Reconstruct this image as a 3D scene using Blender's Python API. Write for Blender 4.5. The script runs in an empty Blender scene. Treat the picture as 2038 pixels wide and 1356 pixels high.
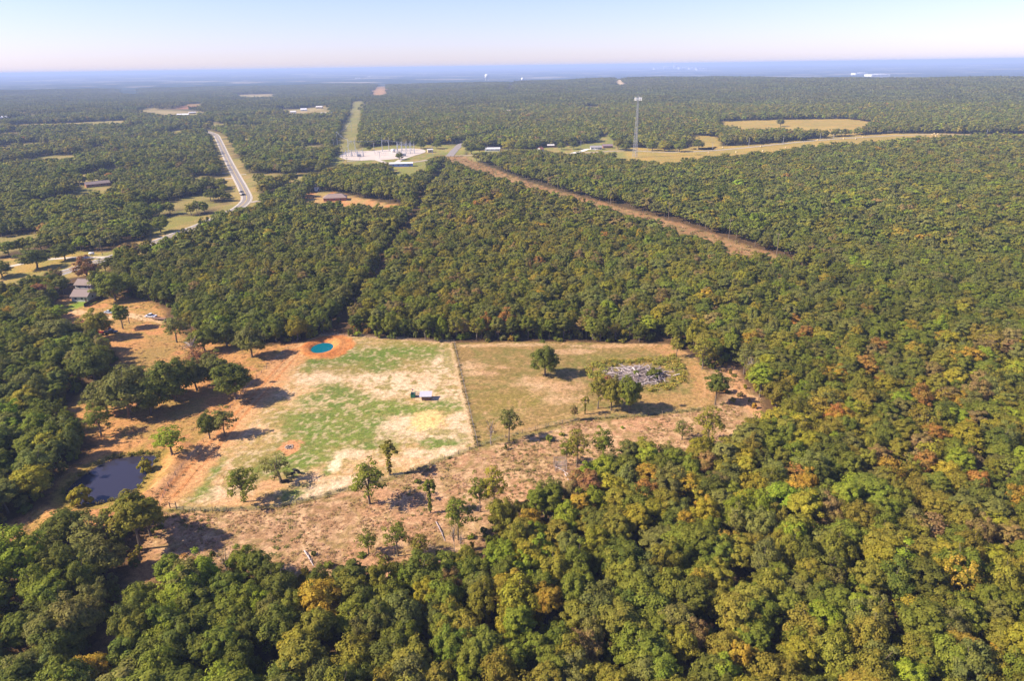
import bpy, math, random
import numpy as np
from mathutils import Matrix, Vector

# ------------------------------------------------------------------ camera, sky, sun, exposure
SC = bpy.context.scene
COL = SC.collection
PW, PH, F = 2038.0, 1356.0, 1359.0          # photograph size and focal length in its pixels
CAM_H = 105.0
PITCH = math.atan((678 - 131) / F)
ROLL = -0.0145
fwd = np.array([0, math.cos(PITCH), -math.sin(PITCH)])
r0 = np.array([1.0, 0, 0]); u0 = np.array([0, math.sin(PITCH), math.cos(PITCH)])
RIGHT = math.cos(ROLL) * r0 + math.sin(ROLL) * u0
UP = -math.sin(ROLL) * r0 + math.cos(ROLL) * u0
cam_d = bpy.data.cameras.new('camera'); cam = bpy.data.objects.new('camera', cam_d); COL.objects.link(cam)
cam_d.sensor_width = 36; cam_d.lens = 36 * F / PW; cam_d.clip_start = 0.5; cam_d.clip_end = 120000
cam.matrix_world = Matrix(((RIGHT[0], UP[0], -fwd[0], 0), (RIGHT[1], UP[1], -fwd[1], 0), (RIGHT[2], UP[2], -fwd[2], CAM_H), (0, 0, 0, 1)))
SC.camera = cam

SUN_EL = math.radians(39)
SUN_AZ = (-math.cos(math.radians(10)), -math.sin(math.radians(10)))     # towards the sun, on the ground plane
world = bpy.data.worlds.new('World'); SC.world = world; world.use_nodes = True
wn = world.node_tree; wn.nodes.clear()
sky = wn.nodes.new('ShaderNodeTexSky'); sky.sky_type = 'NISHITA'; sky.sun_disc = False
sky.sun_elevation = SUN_EL; sky.sun_rotation = math.atan2(SUN_AZ[0], SUN_AZ[1])
sky.altitude = 250; sky.air_density = 1.0; sky.dust_density = 0.4; sky.ozone_density = 1.2
bg = wn.nodes.new('ShaderNodeBackground'); bg.inputs['Strength'].default_value = 0.09
wo = wn.nodes.new('ShaderNodeOutputWorld')
air = wn.nodes.new('ShaderNodeMix'); air.data_type = 'RGBA'; air.blend_type = 'MULTIPLY'; air.inputs['Factor'].default_value = 1.0; air.inputs['B'].default_value = (0.78, 0.755, 1.14, 1)   # the photograph's cool white balance, even over the whole sky
wn.links.new(sky.outputs[0], air.inputs['A']); wn.links.new(air.outputs['Result'], bg.inputs[0]); wn.links.new(bg.outputs[0], wo.inputs[0])
sun_d = bpy.data.lights.new('sun', 'SUN'); sun = bpy.data.objects.new('sun', sun_d); COL.objects.link(sun)
sun_d.energy = 5.0; sun_d.angle = math.radians(0.53); sun_d.color = (1.0, 0.885, 0.70)
sdir = Vector((SUN_AZ[0] * math.cos(SUN_EL), SUN_AZ[1] * math.cos(SUN_EL), math.sin(SUN_EL)))
sun.rotation_euler = sdir.to_track_quat('Z', 'Y').to_euler(); sun.location = (-200, -40, 300)
SC.view_settings.view_transform = 'Standard'; SC.view_settings.look = 'None'
SC.view_settings.gamma = 1; SC.view_settings.exposure = 1.05; SC.view_settings.use_curve_mapping = False
SC.render.engine = 'CYCLES'
cy = SC.cycles
cy.max_bounces = 6; cy.diffuse_bounces = 3; cy.glossy_bounces = 2; cy.transmission_bounces = 2; cy.volume_bounces = 0
cy.transparent_max_bounces = 4; cy.caustics_reflective = False; cy.caustics_refractive = False
HAZE_DENSITY = 0.00012

# ------------------------------------------------------------------ noise, terrain, picture <-> ground
def hash2(ix, iy, seed):
    h = (ix.astype(np.int64) * 374761393 + iy.astype(np.int64) * 668265263 + seed * 974634777) & 0xFFFFFFFF
    h = ((h ^ (h >> 13)) * 1274126177) & 0xFFFFFFFF
    h = h ^ (h >> 16)
    return (h & 0xFFFFFF) / float(0xFFFFFF)
def vnoise(x, y, seed):
    ix = np.floor(x); iy = np.floor(y); fx = x - ix; fy = y - iy
    fx = fx * fx * (3 - 2 * fx); fy = fy * fy * (3 - 2 * fy)
    a = hash2(ix, iy, seed); b = hash2(ix + 1, iy, seed); c = hash2(ix, iy + 1, seed); d = hash2(ix + 1, iy + 1, seed)
    return (a * (1 - fx) + b * fx) * (1 - fy) + (c * (1 - fx) + d * fx) * fy
def fbm(x, y, scale, octv=4, seed=0):
    x = np.asarray(x, float) / scale; y = np.asarray(y, float) / scale
    s = 0; a = 0.5; t = 0
    for k in range(octv):
        s = s + a * vnoise(x, y, seed + k * 17); t += a; a *= 0.5; x = x * 2.03 + 11.3; y = y * 2.03 - 7.1
    return s / t
def sstep(a, b, x):
    t = np.clip((x - a) / (b - a), 0, 1); return t * t * (3 - 2 * t)

def far_height(x, y):
    d = np.hypot(x, y); a = x / np.maximum(y, 1.0)
    s = sstep(-0.35, 0.35, a)
    amp = 4 + 30 * s
    dr = 3300 + 500 * (fbm(a * 1000, a * 0, 260, 3, 5) - 0.5)
    ridge = amp * np.exp(-((d - dr) / 1100) ** 2)
    roll = (fbm(x, y, 1000, 3, 9) - 0.5) * 40 * sstep(1150, 2300, d) * (1 - 0.5 * sstep(5000, 9000, d))
    drop = -38 * (0.2 + 0.8 * s) * sstep(3700, 6500, d)
    far = 95 * sstep(9000, 26000, d) * fbm(x, y, 7000, 3, 21) * (0.55 + 0.6 * np.exp(-((a + 0.30) / 0.16) ** 2) + 0.5 * sstep(0.6, 0.78, a))
    return ridge * sstep(1000, 2600, d) + roll + drop + far

def ray_dir(px, py):
    v = F * fwd + (px - PW / 2) * RIGHT - (py - PH / 2) * UP
    return v / np.linalg.norm(v)
def G0(px, py, z=0.0):
    d = ray_dir(px, py); t = (z - CAM_H) / d[2]
    return d[0] * t, d[1] * t
def project(x, y, z):
    x = np.asarray(x, float); y = np.asarray(y, float); z = np.asarray(z, float) - CAM_H
    cz = x * fwd[0] + y * fwd[1] + z * fwd[2]
    cx = x * RIGHT[0] + y * RIGHT[1] + z * RIGHT[2]
    cyy = x * UP[0] + y * UP[1] + z * UP[2]
    cz = np.where(cz < 0.1, 0.1, cz)
    return PW / 2 + F * cx / cz, PH / 2 - F * cyy / cz, cz
def gpoly(pts): return np.array([G0(px, py) for px, py in pts])
def poly_sd(x, y, poly):
    """signed distance, negative inside"""
    out = np.full(x.shape, 1e18); inside = np.zeros(x.shape, bool)
    n = len(poly)
    for i in range(n):
        x1, y1 = poly[i]; x2, y2 = poly[(i + 1) % n]
        dx, dy = x2 - x1, y2 - y1
        t = np.clip(((x - x1) * dx + (y - y1) * dy) / (dx * dx + dy * dy + 1e-9), 0, 1)
        out = np.minimum(out, (x - x1 - t * dx) ** 2 + (y - y1 - t * dy) ** 2)
        if abs(dy) > 1e-9:
            c = ((y1 > y) != (y2 > y)) & (x < dx * (y - y1) / dy + x1)
            inside ^= c
    d = np.sqrt(out)
    return np.where(inside, -d, d)
def line_d(x, y, pts):
    out = np.full(x.shape, 1e18)
    for i in range(len(pts) - 1):
        x1, y1 = pts[i]; x2, y2 = pts[i + 1]; dx, dy = x2 - x1, y2 - y1
        t = np.clip(((x - x1) * dx + (y - y1) * dy) / (dx * dx + dy * dy + 1e-9), 0, 1)
        out = np.minimum(out, (x - x1 - t * dx) ** 2 + (y - y1 - t * dy) ** 2)
    return np.sqrt(out)
def smooth_line(pts, step):
    """Catmull-Rom through ground points, resampled every step metres"""
    P = np.array(pts, float); n = len(P); out = []
    for i in range(n - 1):
        p0 = P[max(i - 1, 0)]; p1 = P[i]; p2 = P[i + 1]; p3 = P[min(i + 2, n - 1)]
        k = max(2, int(np.linalg.norm(p2 - p1) / step))
        for j in range(k):
            t = j / k
            out.append(0.5 * (2 * p1 + (p2 - p0) * t + (2 * p0 - 5 * p1 + 4 * p2 - p3) * t * t + (3 * p1 - p0 - 3 * p2 + p3) * t ** 3))
    out.append(P[-1]); return np.array(out)

def offset_line(L, o):
    t = np.gradient(L, axis=0); t /= np.linalg.norm(t, axis=1)[:, None] + 1e-9; return L + np.stack([t[:, 1], -t[:, 0]], 1) * o
# --- outlines measured on the ground (from picture positions)
POND = gpoly([(128, 978), (150, 955), (185, 930), (222, 912), (262, 906), (312, 904), (304, 922), (286, 952), (268, 975), (232, 990), (196, 1001), (160, 1002), (138, 994)])
BASIN_C = G0(641, 691); BASIN_R = (4.9, 6.2)
PASTURE_W = gpoly([(640, 668), (770, 675), (905, 683), (925, 770), (952, 890), (790, 950), (560, 1010), (400, 1020), (318, 1018), (380, 960), (430, 890), (500, 800), (560, 730), (600, 682)])
PASTURE_E = gpoly([(905, 683), (1010, 680), (1130, 680), (1330, 686), (1385, 712), (1425, 765), (1415, 815), (1290, 828), (1150, 838), (1040, 862), (952, 890), (925, 770)])
STRIP = gpoly([(318, 1018), (400, 1020), (560, 1010), (790, 950), (952, 890), (1040, 862), (1150, 838), (1290, 828), (1415, 815), (1450, 790), (1420, 735), (1450, 730), (1520, 800), (1510, 850), (1440, 905), (1330, 925), (1240, 925), (1190, 945), (1150, 975), (1100, 1000), (1040, 1010), (985, 1060), (960, 1110), (880, 1150), (760, 1155), (640, 1160), (590, 1164), (540, 1146), (470, 1136), (430, 1128), (370, 1138), (322, 1122), (290, 1094), (300, 1060)])
CLEARING = gpoly([(600, 682), (520, 690), (440, 688), (365, 668), (335, 632), (306, 604), (250, 592), (205, 596), (120, 596), (112, 620), (140, 650), (150, 668), (165, 680), (215, 690), (232, 718), (225, 752), (150, 790), (128, 830), (185, 890), (110, 960), (100, 1008), (0, 1050), (-60, 1075), (-60, 1135), (40, 1105), (150, 1060), (318, 1018), (380, 960), (430, 890), (500, 800), (560, 730)])
MEADOW = gpoly([(-80, 530), (0, 516), (60, 506), (140, 500), (225, 505), (232, 520), (200, 545), (110, 560), (20, 592), (-80, 625)])
PADDOCK = gpoly([(300, 446), (330, 432), (420, 429), (452, 440), (420, 458), (360, 466), (300, 470)])
SUBLAWN = gpoly([(655, 318), (690, 297), (760, 290), (850, 288), (930, 288), (925, 315), (905, 325), (800, 332), (700, 345), (655, 345)])
LAWN = gpoly([(760, 328), (850, 325), (850, 345), (820, 372), (790, 368)])
YARDS = gpoly([(930, 300), (1060, 296), (1130, 290), (1190, 283), (1245, 283), (1245, 318), (1130, 318), (1060, 312), (930, 322)])
YARD2 = gpoly([(1185, 274), (1215, 270), (1225, 284), (1190, 288)])
HAY1 = gpoly([(1225, 292), (1330, 297), (1420, 292), (1500, 288), (1620, 276), (1700, 270), (1770, 266), (1870, 266), (1960, 268), (2120, 268), (2120, 276), (1960, 280), (1820, 286), (1700, 297), (1620, 302), (1520, 316), (1440, 324), (1340, 340), (1225, 330)])
HAY2 = gpoly([(1432, 243), (1560, 240), (1690, 239), (1738, 246), (1720, 266), (1640, 272), (1560, 268), (1470, 266), (1432, 258)])
HAY3 = gpoly([(1368, 268), (1425, 272), (1440, 284), (1425, 300), (1372, 298)])
RANCH = gpoly([(610, 383), (660, 383), (700, 390), (760, 403), (800, 409), (806, 416), (790, 430), (750, 434), (690, 430), (600, 420)])
FARYARD1 = gpoly([(20, 250), (120, 248), (240, 243), (265, 244), (250, 256), (120, 260), (20, 262)])
FARYARD2 = gpoly([(270, 222), (300, 218), (400, 224), (390, 238), (300, 238)])
FARYARD3 = gpoly([(565, 218), (650, 212), (665, 232), (570, 236)])
FARGLADE = gpoly([(1155, 215), (1195, 214), (1200, 224), (1160, 222)])
FARSTRIP1 = gpoly([(470, 185), (545, 182), (548, 194), (470, 197)])
FARSTRIP2 = gpoly([(362, 209), (402, 206), (404, 217), (364, 218)])
FARSTRIP3 = gpoly([(235, 176), (275, 178), (275, 188), (238, 186)])
GRASS_EXTRA = gpoly([(-80, 366), (0, 366), (22, 372), (10, 386), (-80, 392)])
SUBURB = gpoly([(-120, 205), (300, 195), (600, 190), (690, 215), (650, 290), (640, 345), (540, 390), (520, 425), (430, 470), (330, 505), (260, 560), (60, 600), (-120, 660)])
def gap_noise(x, y): return fbm(x, y, 55, 3, 1234)
LINE = lambda pts: np.array([G0(a, b) for a, b in pts])
HIGHWAY = smooth_line(LINE([(388, 259), (410, 262), (428, 268), (436, 280), (452, 315), (469, 348), (484, 376), (491, 396), (478, 412), (450, 426), (400, 447), (298, 487), (206, 518), (110, 548), (20, 577), (-90, 612)]), 6)
SIDEROAD = smooth_line(LINE([(495, 404), (545, 392), (590, 370), (650, 348), (720, 334), (830, 322), (895, 311), (1010, 309), (1130, 306), (1245, 300), (1330, 303), (1440, 298), (1620, 280), (1760, 271), (1870, 268), (2000, 271), (2150, 274)]), 8)
UPROAD = smooth_line(LINE([(895, 311), (908, 296), (925, 284), (975, 272), (1010, 262)]), 8)
GRAVEL = smooth_line(LINE([(235, 510), (205, 513), (160, 513), (120, 515), (75, 519), (30, 528), (-60, 545)]), 4)
TRACK = smooth_line(LINE([(335, 990), (390, 930), (425, 890), (470, 835), (525, 775), (575, 718), (605, 694), (640, 690)]), 2)
DRIVE = smooth_line(LINE([(150, 622), (205, 634), (245, 628), (290, 634), (330, 640)]), 2)
CORRIDOR = smooth_line(LINE([(912, 310), (960, 330), (1060, 368), (1200, 406), (1340, 445), (1460, 484), (1580, 524), (1680, 562), (1790, 610), (1900, 660), (2100, 750)]), 8)
_t = np.gradient(CORRIDOR, axis=0); _t /= np.linalg.norm(_t, axis=1)[:, None]; CORRIDOR = CORRIDOR + np.stack([_t[:, 1], -_t[:, 0]], 1) * 13.0
CUT = int(np.argmin(np.hypot(CORRIDOR[:, 0] - G0(1590, 526)[0], CORRIDOR[:, 1] - G0(1590, 526)[1])))
DARKGAP = smooth_line(LINE([(885, 335), (850, 390), (812, 455), (765, 530), (715, 605), (668, 670)]), 6)
GAPPATH = smooth_line(LINE([(330, 1075), (300, 1130), (265, 1190), (235, 1250), (205, 1310)]), 4)
RIGHTPATH = smooth_line(LINE([(1452, 735), (1480, 790), (1530, 845)]), 4)
SWATH = smooth_line(LINE([(712, 203), (708, 225), (700, 250), (692, 285), (685, 300)]), 20)
SWATH2 = smooth_line(LINE([(763, 160), (758, 178), (752, 193)]), 20)
FARTRACK = smooth_line(LINE([(1231, 168), (1235, 180)]), 20)
FARGAP = smooth_line(LINE([(1022, 160), (1010, 190)]), 20)
DARKGAP2 = smooth_line(LINE([(1060, 372), (940, 335)]), 8)

def near_height(x, y):
    h = (fbm(x, y, 38, 3, 3) - 0.5) * 0.9 * (1 - sstep(500, 900, np.hypot(x, y)))
    bb = (x > -210) & (x < -70) & (y > 110) & (y < 260)
    if bb.any():
        xs, ys = x[bb], y[bb]
        sd = poly_sd(xs, ys, POND)
        k = sstep(9, 0, sd)
        hh = h[bb] * (1 - k) + k * (-0.25)
        hh = hh - 1.3 * sstep(1.5, -4, sd)
        dam = np.exp(-((sd - 6.5) / 2.6) ** 2) * sstep(-30, 10, (xs - POND[:, 0].mean()) - 0.7 * (ys - POND[:, 1].mean()))
        hh = hh + 1.1 * dam
        h[bb] = hh
    r = np.hypot((x - BASIN_C[0]) / BASIN_R[0], (y - BASIN_C[1]) / BASIN_R[1])
    k = sstep(2.4, 1.0, r)
    h = h * (1 - k) + 0.1 * k - 1.4 * sstep(1.15, 0.55, r) + 0.45 * np.exp(-((r - 1.5) / 0.3) ** 2)
    return h
def terrain(x, y):
    x = np.atleast_1d(np.asarray(x, float)); y = np.atleast_1d(np.asarray(y, float))
    return near_height(x, y) + far_height(x, y)
def tz(x, y): return float(terrain(x, y)[0])
def G(px, py):
    x, y = G0(px, py)
    if py > 262:
        for _ in range(6): z = tz(x, y); x, y = G0(px, py, z)
        return x, y, tz(x, y)
    d = ray_dir(px, py); t = 700.0 * 1.004 ** np.arange(1200); hit = CAM_H + d[2] * t < terrain(d[0] * t, d[1] * t)     # first meeting of the sight line and the land
    t = t[np.argmax(hit)] if hit.any() else 30000.0
    x, y = d[0] * t, d[1] * t; return x, y, tz(x, y)
def scale_at(px, py):
    """metres per picture pixel across, and per picture pixel along the ground"""
    x, y = G0(px, py); s = math.sqrt(x * x + y * y + CAM_H ** 2)
    return s / F, s / F * s / CAM_H
def height_to(px_base, py_base, py_top):
    x, y, z = G(px_base, py_base); lo, hi = 0.0, 200.0
    for _ in range(40):
        m = (lo + hi) / 2
        if project(x, y, z + m)[1] > py_top: lo = m
        else: hi = m
    return lo

# ------------------------------------------------------------------ materials
def mat_new(name):
    m = bpy.data.materials.new(name); m.use_nodes = True
    nt = m.node_tree; nt.nodes.clear()
    out = nt.nodes.new('ShaderNodeOutputMaterial'); b = nt.nodes.new('ShaderNodeBsdfPrincipled')
    nt.links.new(b.outputs[0], out.inputs[0])
    return m, nt, b, out
_mats = {}
def mat(name, col, rough=0.7, metal=0.0, var=0.12, scale=3.0, spec=0.3):
    """plain procedural material with noise in its colour"""
    if name in _mats: return _mats[name]
    m, nt, b, out = mat_new(name)
    tc = nt.nodes.new('ShaderNodeTexCoord'); nz = nt.nodes.new('ShaderNodeTexNoise'); nz.inputs['Scale'].default_value = scale
    nz.inputs['Detail'].default_value = 4
    mx = nt.nodes.new('ShaderNodeMix'); mx.data_type = 'RGBA'
    c = np.array(col)
    mx.inputs['A'].default_value = (*np.clip(c * (1 - var * 1.6), 0, 1), 1); mx.inputs['B'].default_value = (*np.clip(c * (1 + var * 1.6), 0, 1), 1)
    nt.links.new(tc.outputs['Object'], nz.inputs['Vector']); nt.links.new(nz.outputs[0], mx.inputs['Factor'])
    nt.links.new(mx.outputs['Result'], b.inputs['Base Color'])
    b.inputs['Roughness'].default_value = rough; b.inputs['Metallic'].default_value = metal
    b.inputs['Specular IOR Level'].default_value = spec
    _mats[name] = m; return m
def leaf_material(name, transl=0.40):
    m, nt, b, out = mat_new(name)
    at = nt.nodes.new('ShaderNodeAttribute'); at.attribute_type = 'INSTANCER'; at.attribute_name = 'tint'
    tc = nt.nodes.new('ShaderNodeTexCoord'); nz = nt.nodes.new('ShaderNodeTexNoise'); nz.inputs['Scale'].default_value = 0.55; nz.inputs['Detail'].default_value = 3
    nt.links.new(tc.outputs['Object'], nz.inputs['Vector'])
    mr = nt.nodes.new('ShaderNodeMapRange'); mr.inputs[1].default_value = 0.3; mr.inputs[2].default_value = 0.7; mr.inputs[3].default_value = 0.482; mr.inputs[4].default_value = 0.504
    nt.links.new(nz.outputs[0], mr.inputs[0])
    isl = nt.nodes.new('ShaderNodeNewGeometry')
    mv = nt.nodes.new('ShaderNodeMapRange'); mv.inputs[3].default_value = 0.72; mv.inputs[4].default_value = 1.3
    nt.links.new(isl.outputs['Random Per Island'], mv.inputs[0])
    hs = nt.nodes.new('ShaderNodeHueSaturation'); bl = nt.nodes.new('ShaderNodeMix'); bl.data_type = 'RGBA'; bl.inputs['B'].default_value = (0.235, 0.230, 0.032, 1)
    nb = nt.nodes.new('ShaderNodeTexNoise'); nb.inputs['Scale'].default_value = 0.32; nb.inputs['Detail'].default_value = 2; nt.links.new(tc.outputs['Object'], nb.inputs['Vector'])
    mb = nt.nodes.new('ShaderNodeMapRange'); mb.inputs[1].default_value = 0.42; mb.inputs[2].default_value = 0.72; mb.inputs[3].default_value = 0.0; mb.inputs[4].default_value = 0.6; nt.links.new(nb.outputs[0], mb.inputs[0])
    nt.links.new(mb.outputs[0], bl.inputs['Factor']); nt.links.new(at.outputs['Color'], bl.inputs['A'])
    nt.links.new(mr.outputs[0], hs.inputs['Hue']); nt.links.new(mv.outputs[0], hs.inputs['Value']); nt.links.new(bl.outputs['Result'], hs.inputs['Color'])
    nt.links.new(hs.outputs[0], b.inputs['Base Color'])
    b.inputs['Roughness'].default_value = 0.7; b.inputs['Specular IOR Level'].default_value = 0.08
    tr = nt.nodes.new('ShaderNodeBsdfTranslucent'); mx = nt.nodes.new('ShaderNodeMixShader'); mx.inputs[0].default_value = transl
    nt.links.new(hs.outputs[0], tr.inputs[0]); nt.links.new(b.outputs[0], mx.inputs[1]); nt.links.new(tr.outputs[0], mx.inputs[2])
    nt.links.new(mx.outputs[0], out.inputs[0])
    return m
LEAF = leaf_material('leaves')
BARK = mat('bark', (0.15, 0.115, 0.085), 0.9, var=0.3, scale=2.0)
DEADWOOD = mat('dead_wood', (0.36, 0.30, 0.27), 0.9, var=0.35, scale=1.2)

def earth_material():
    m, nt, b, out = mat_new('earth')
    at = nt.nodes.new('ShaderNodeAttribute'); at.attribute_name = 'col'
    fr = nt.nodes.new('ShaderNodeAttribute'); fr.attribute_name = 'far'
    geo = nt.nodes.new('ShaderNodeNewGeometry')
    def noise(scale, det=5, rough=0.6):
        n = nt.nodes.new('ShaderNodeTexNoise'); n.inputs['Scale'].default_value = scale; n.inputs['Detail'].default_value = det; n.inputs['Roughness'].default_value = rough
        nt.links.new(geo.outputs['Position'], n.inputs['Vector']); return n
    n1 = noise(0.9, 6, 0.7)
    r1 = nt.nodes.new('ShaderNodeMapRange'); r1.inputs[1].default_value = 0.39; r1.inputs[2].default_value = 0.61; r1.inputs[3].default_value = 0.5; r1.inputs[4].default_value = 1.45
    n1b = noise(3.2, 4, 0.8); av = nt.nodes.new('ShaderNodeMath'); av.operation = 'ADD'; hf = nt.nodes.new('ShaderNodeMath'); hf.operation = 'MULTIPLY'; hf.inputs[1].default_value = 0.5
    nt.links.new(n1.outputs[0], av.inputs[0]); nt.links.new(n1b.outputs[0], av.inputs[1]); nt.links.new(av.outputs[0], hf.inputs[0]); nt.links.new(hf.outputs[0], r1.inputs[0])
    mu = nt.nodes.new('ShaderNodeVectorMath'); mu.operation = 'SCALE'
    nt.links.new(at.outputs['Color'], mu.inputs[0]); nt.links.new(r1.outputs[0], mu.inputs['Scale'])
    # far country: dark woods with tan fields
    n2 = noise(0.0009, 5, 0.6); n3 = noise(0.006, 4, 0.6)
    r2 = nt.nodes.new('ShaderNodeMapRange'); r2.inputs[1].default_value = 0.55; r2.inputs[2].default_value = 0.60
    nt.links.new(n2.outputs[0], r2.inputs[0])
    fm = nt.nodes.new('ShaderNodeMix'); fm.data_type = 'RGBA'
    fm.inputs['A'].default_value = (0.022, 0.036, 0.018, 1); fm.inputs['B'].default_value = (0.27, 0.225, 0.15, 1)
    nt.links.new(r2.outputs[0], fm.inputs['Factor'])
    r3 = nt.nodes.new('ShaderNodeMapRange'); r3.inputs[3].default_value = 0.6; r3.inputs[4].default_value = 1.4
    nt.links.new(n3.outputs[0], r3.inputs[0])
    mu2 = nt.nodes.new('ShaderNodeVectorMath'); mu2.operation = 'SCALE'
    nt.links.new(fm.outputs['Result'], mu2.inputs[0]); nt.links.new(r3.outputs[0], mu2.inputs['Scale'])
    mx = nt.nodes.new('ShaderNodeMix'); mx.data_type = 'RGBA'
    nt.links.new(fr.outputs['Fac'], mx.inputs['Factor']); nt.links.new(mu.outputs[0], mx.inputs['A']); nt.links.new(mu2.outputs[0], mx.inputs['B'])
    nt.links.new(mx.outputs['Result'], b.inputs['Base Color'])
    b.inputs['Roughness'].default_value = 0.95; b.inputs['Specular IOR Level'].default_value = 0.1
    bp = nt.nodes.new('ShaderNodeBump'); bp.inputs['Strength'].default_value = 0.55; bp.inputs['Distance'].default_value = 0.35
    nb = noise(1.7, 5, 0.65); nt.links.new(nb.outputs[0], bp.inputs['Height']); nt.links.new(bp.outputs[0], b.inputs['Normal'])
    return m
EARTH = earth_material()

# ------------------------------------------------------------------ mesh helpers
class MB:
    """collects shapes; build() links them as one mesh object"""
    def __init__(s): s.v = []; s.f = []
    def add(s, v, f):
        o = len(s.v); s.v += [tuple(map(float, p)) for p in v]; s.f += [tuple(i + o for i in q) for q in f]; return s
    def box(s, c, d, rz=0.0, taper=1.0):
        cx, cy_, cz = c; dx, dy, dz = d[0] / 2, d[1] / 2, d[2] / 2; co, si = math.cos(rz), math.sin(rz)
        pts = []
        for z, k in ((-dz, 1.0), (dz, taper)):
            for x, y in ((-dx, -dy), (dx, -dy), (dx, dy), (-dx, dy)):
                x *= k; y *= k
                pts.append((cx + x * co - y * si, cy_ + x * si + y * co, cz + z))
        return s.add(pts, [(3, 2, 1, 0), (4, 5, 6, 7), (0, 1, 5, 4), (1, 2, 6, 5), (2, 3, 7, 6), (3, 0, 4, 7)])
    def tube(s, pts, rad, n=6, cap=True):
        P = [Vector(p) for p in pts]; vs = []; fs = []
        for i, p in enumerate(P):
            d = (P[min(i + 1, len(P) - 1)] - P[max(i - 1, 0)])
            d = d.normalized() if d.length > 1e-9 else Vector((0, 0, 1))
            a = d.orthogonal().normalized() if i == 0 else (a - d * a.dot(d)).normalized()
            b = d.cross(a); r = rad[i] if hasattr(rad, '__len__') else rad
            for k in range(n):
                t = 2 * math.pi * k / n; vs.append(p + (a * math.cos(t) + b * math.sin(t)) * r)
        for i in range(len(P) - 1):
            for k in range(n):
                k2 = (k + 1) % n; fs.append((i * n + k, i * n + k2, (i + 1) * n + k2, (i + 1) * n + k))
        if cap: fs += [tuple(reversed(range(n))), tuple(range((len(P) - 1) * n, len(P) * n))]
        return s.add(vs, fs)
    def prism(s, prof, x0, x1):
        """profile in (y,z), extruded along x"""
        n = len(prof); vs = [(x0, y, z) for y, z in prof] + [(x1, y, z) for y, z in prof]
        fs = [(i, (i + 1) % n, n + (i + 1) % n, n + i) for i in range(n)] + [tuple(reversed(range(n))), tuple(range(n, 2 * n))]
        return s.add(vs, fs)
    def build(s, name, m, parent=None, smooth=False):
        me = bpy.data.meshes.new(name); me.from_pydata(s.v, [], s.f); me.validate(); me.update()
        if smooth: me.polygons.foreach_set('use_smooth', [True] * len(me.polygons))
        if m: me.materials.append(m)
        o = bpy.data.objects.new(name, me); COL.objects.link(o)
        if parent: o.parent = parent
        return o
def tag(o, label, cat=None, group=None, kind=None):
    if label: o['label'] = label
    if cat: o['category'] = cat
    if group: o['group'] = group
    if kind: o['kind'] = kind
    return o
def empty(name, label, cat, loc, rz=0.0, group=None):
    o = bpy.data.objects.new(name, None); COL.objects.link(o); o.empty_display_size = 0.5
    o.location = loc; o.rotation_euler = (0, 0, rz); return tag(o, label, cat, group)
def np_mesh(name, v, quads, mats=(), slots=None, smooth=False):
    me = bpy.data.meshes.new(name); n = len(quads)
    me.vertices.add(len(v)); me.vertices.foreach_set('co', np.asarray(v, np.float32).ravel())
    k = quads.shape[1]
    me.loops.add(n * k); me.loops.foreach_set('vertex_index', np.asarray(quads, np.int32).ravel())
    me.polygons.add(n); me.polygons.foreach_set('loop_start', np.arange(0, n * k, k, dtype=np.int32))
    if slots is not None: me.polygons.foreach_set('material_index', np.asarray(slots, np.int32))
    if smooth: me.polygons.foreach_set('use_smooth', np.ones(n, bool))
    for m in mats: me.materials.append(m)
    me.update(calc_edges=True); return me

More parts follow.
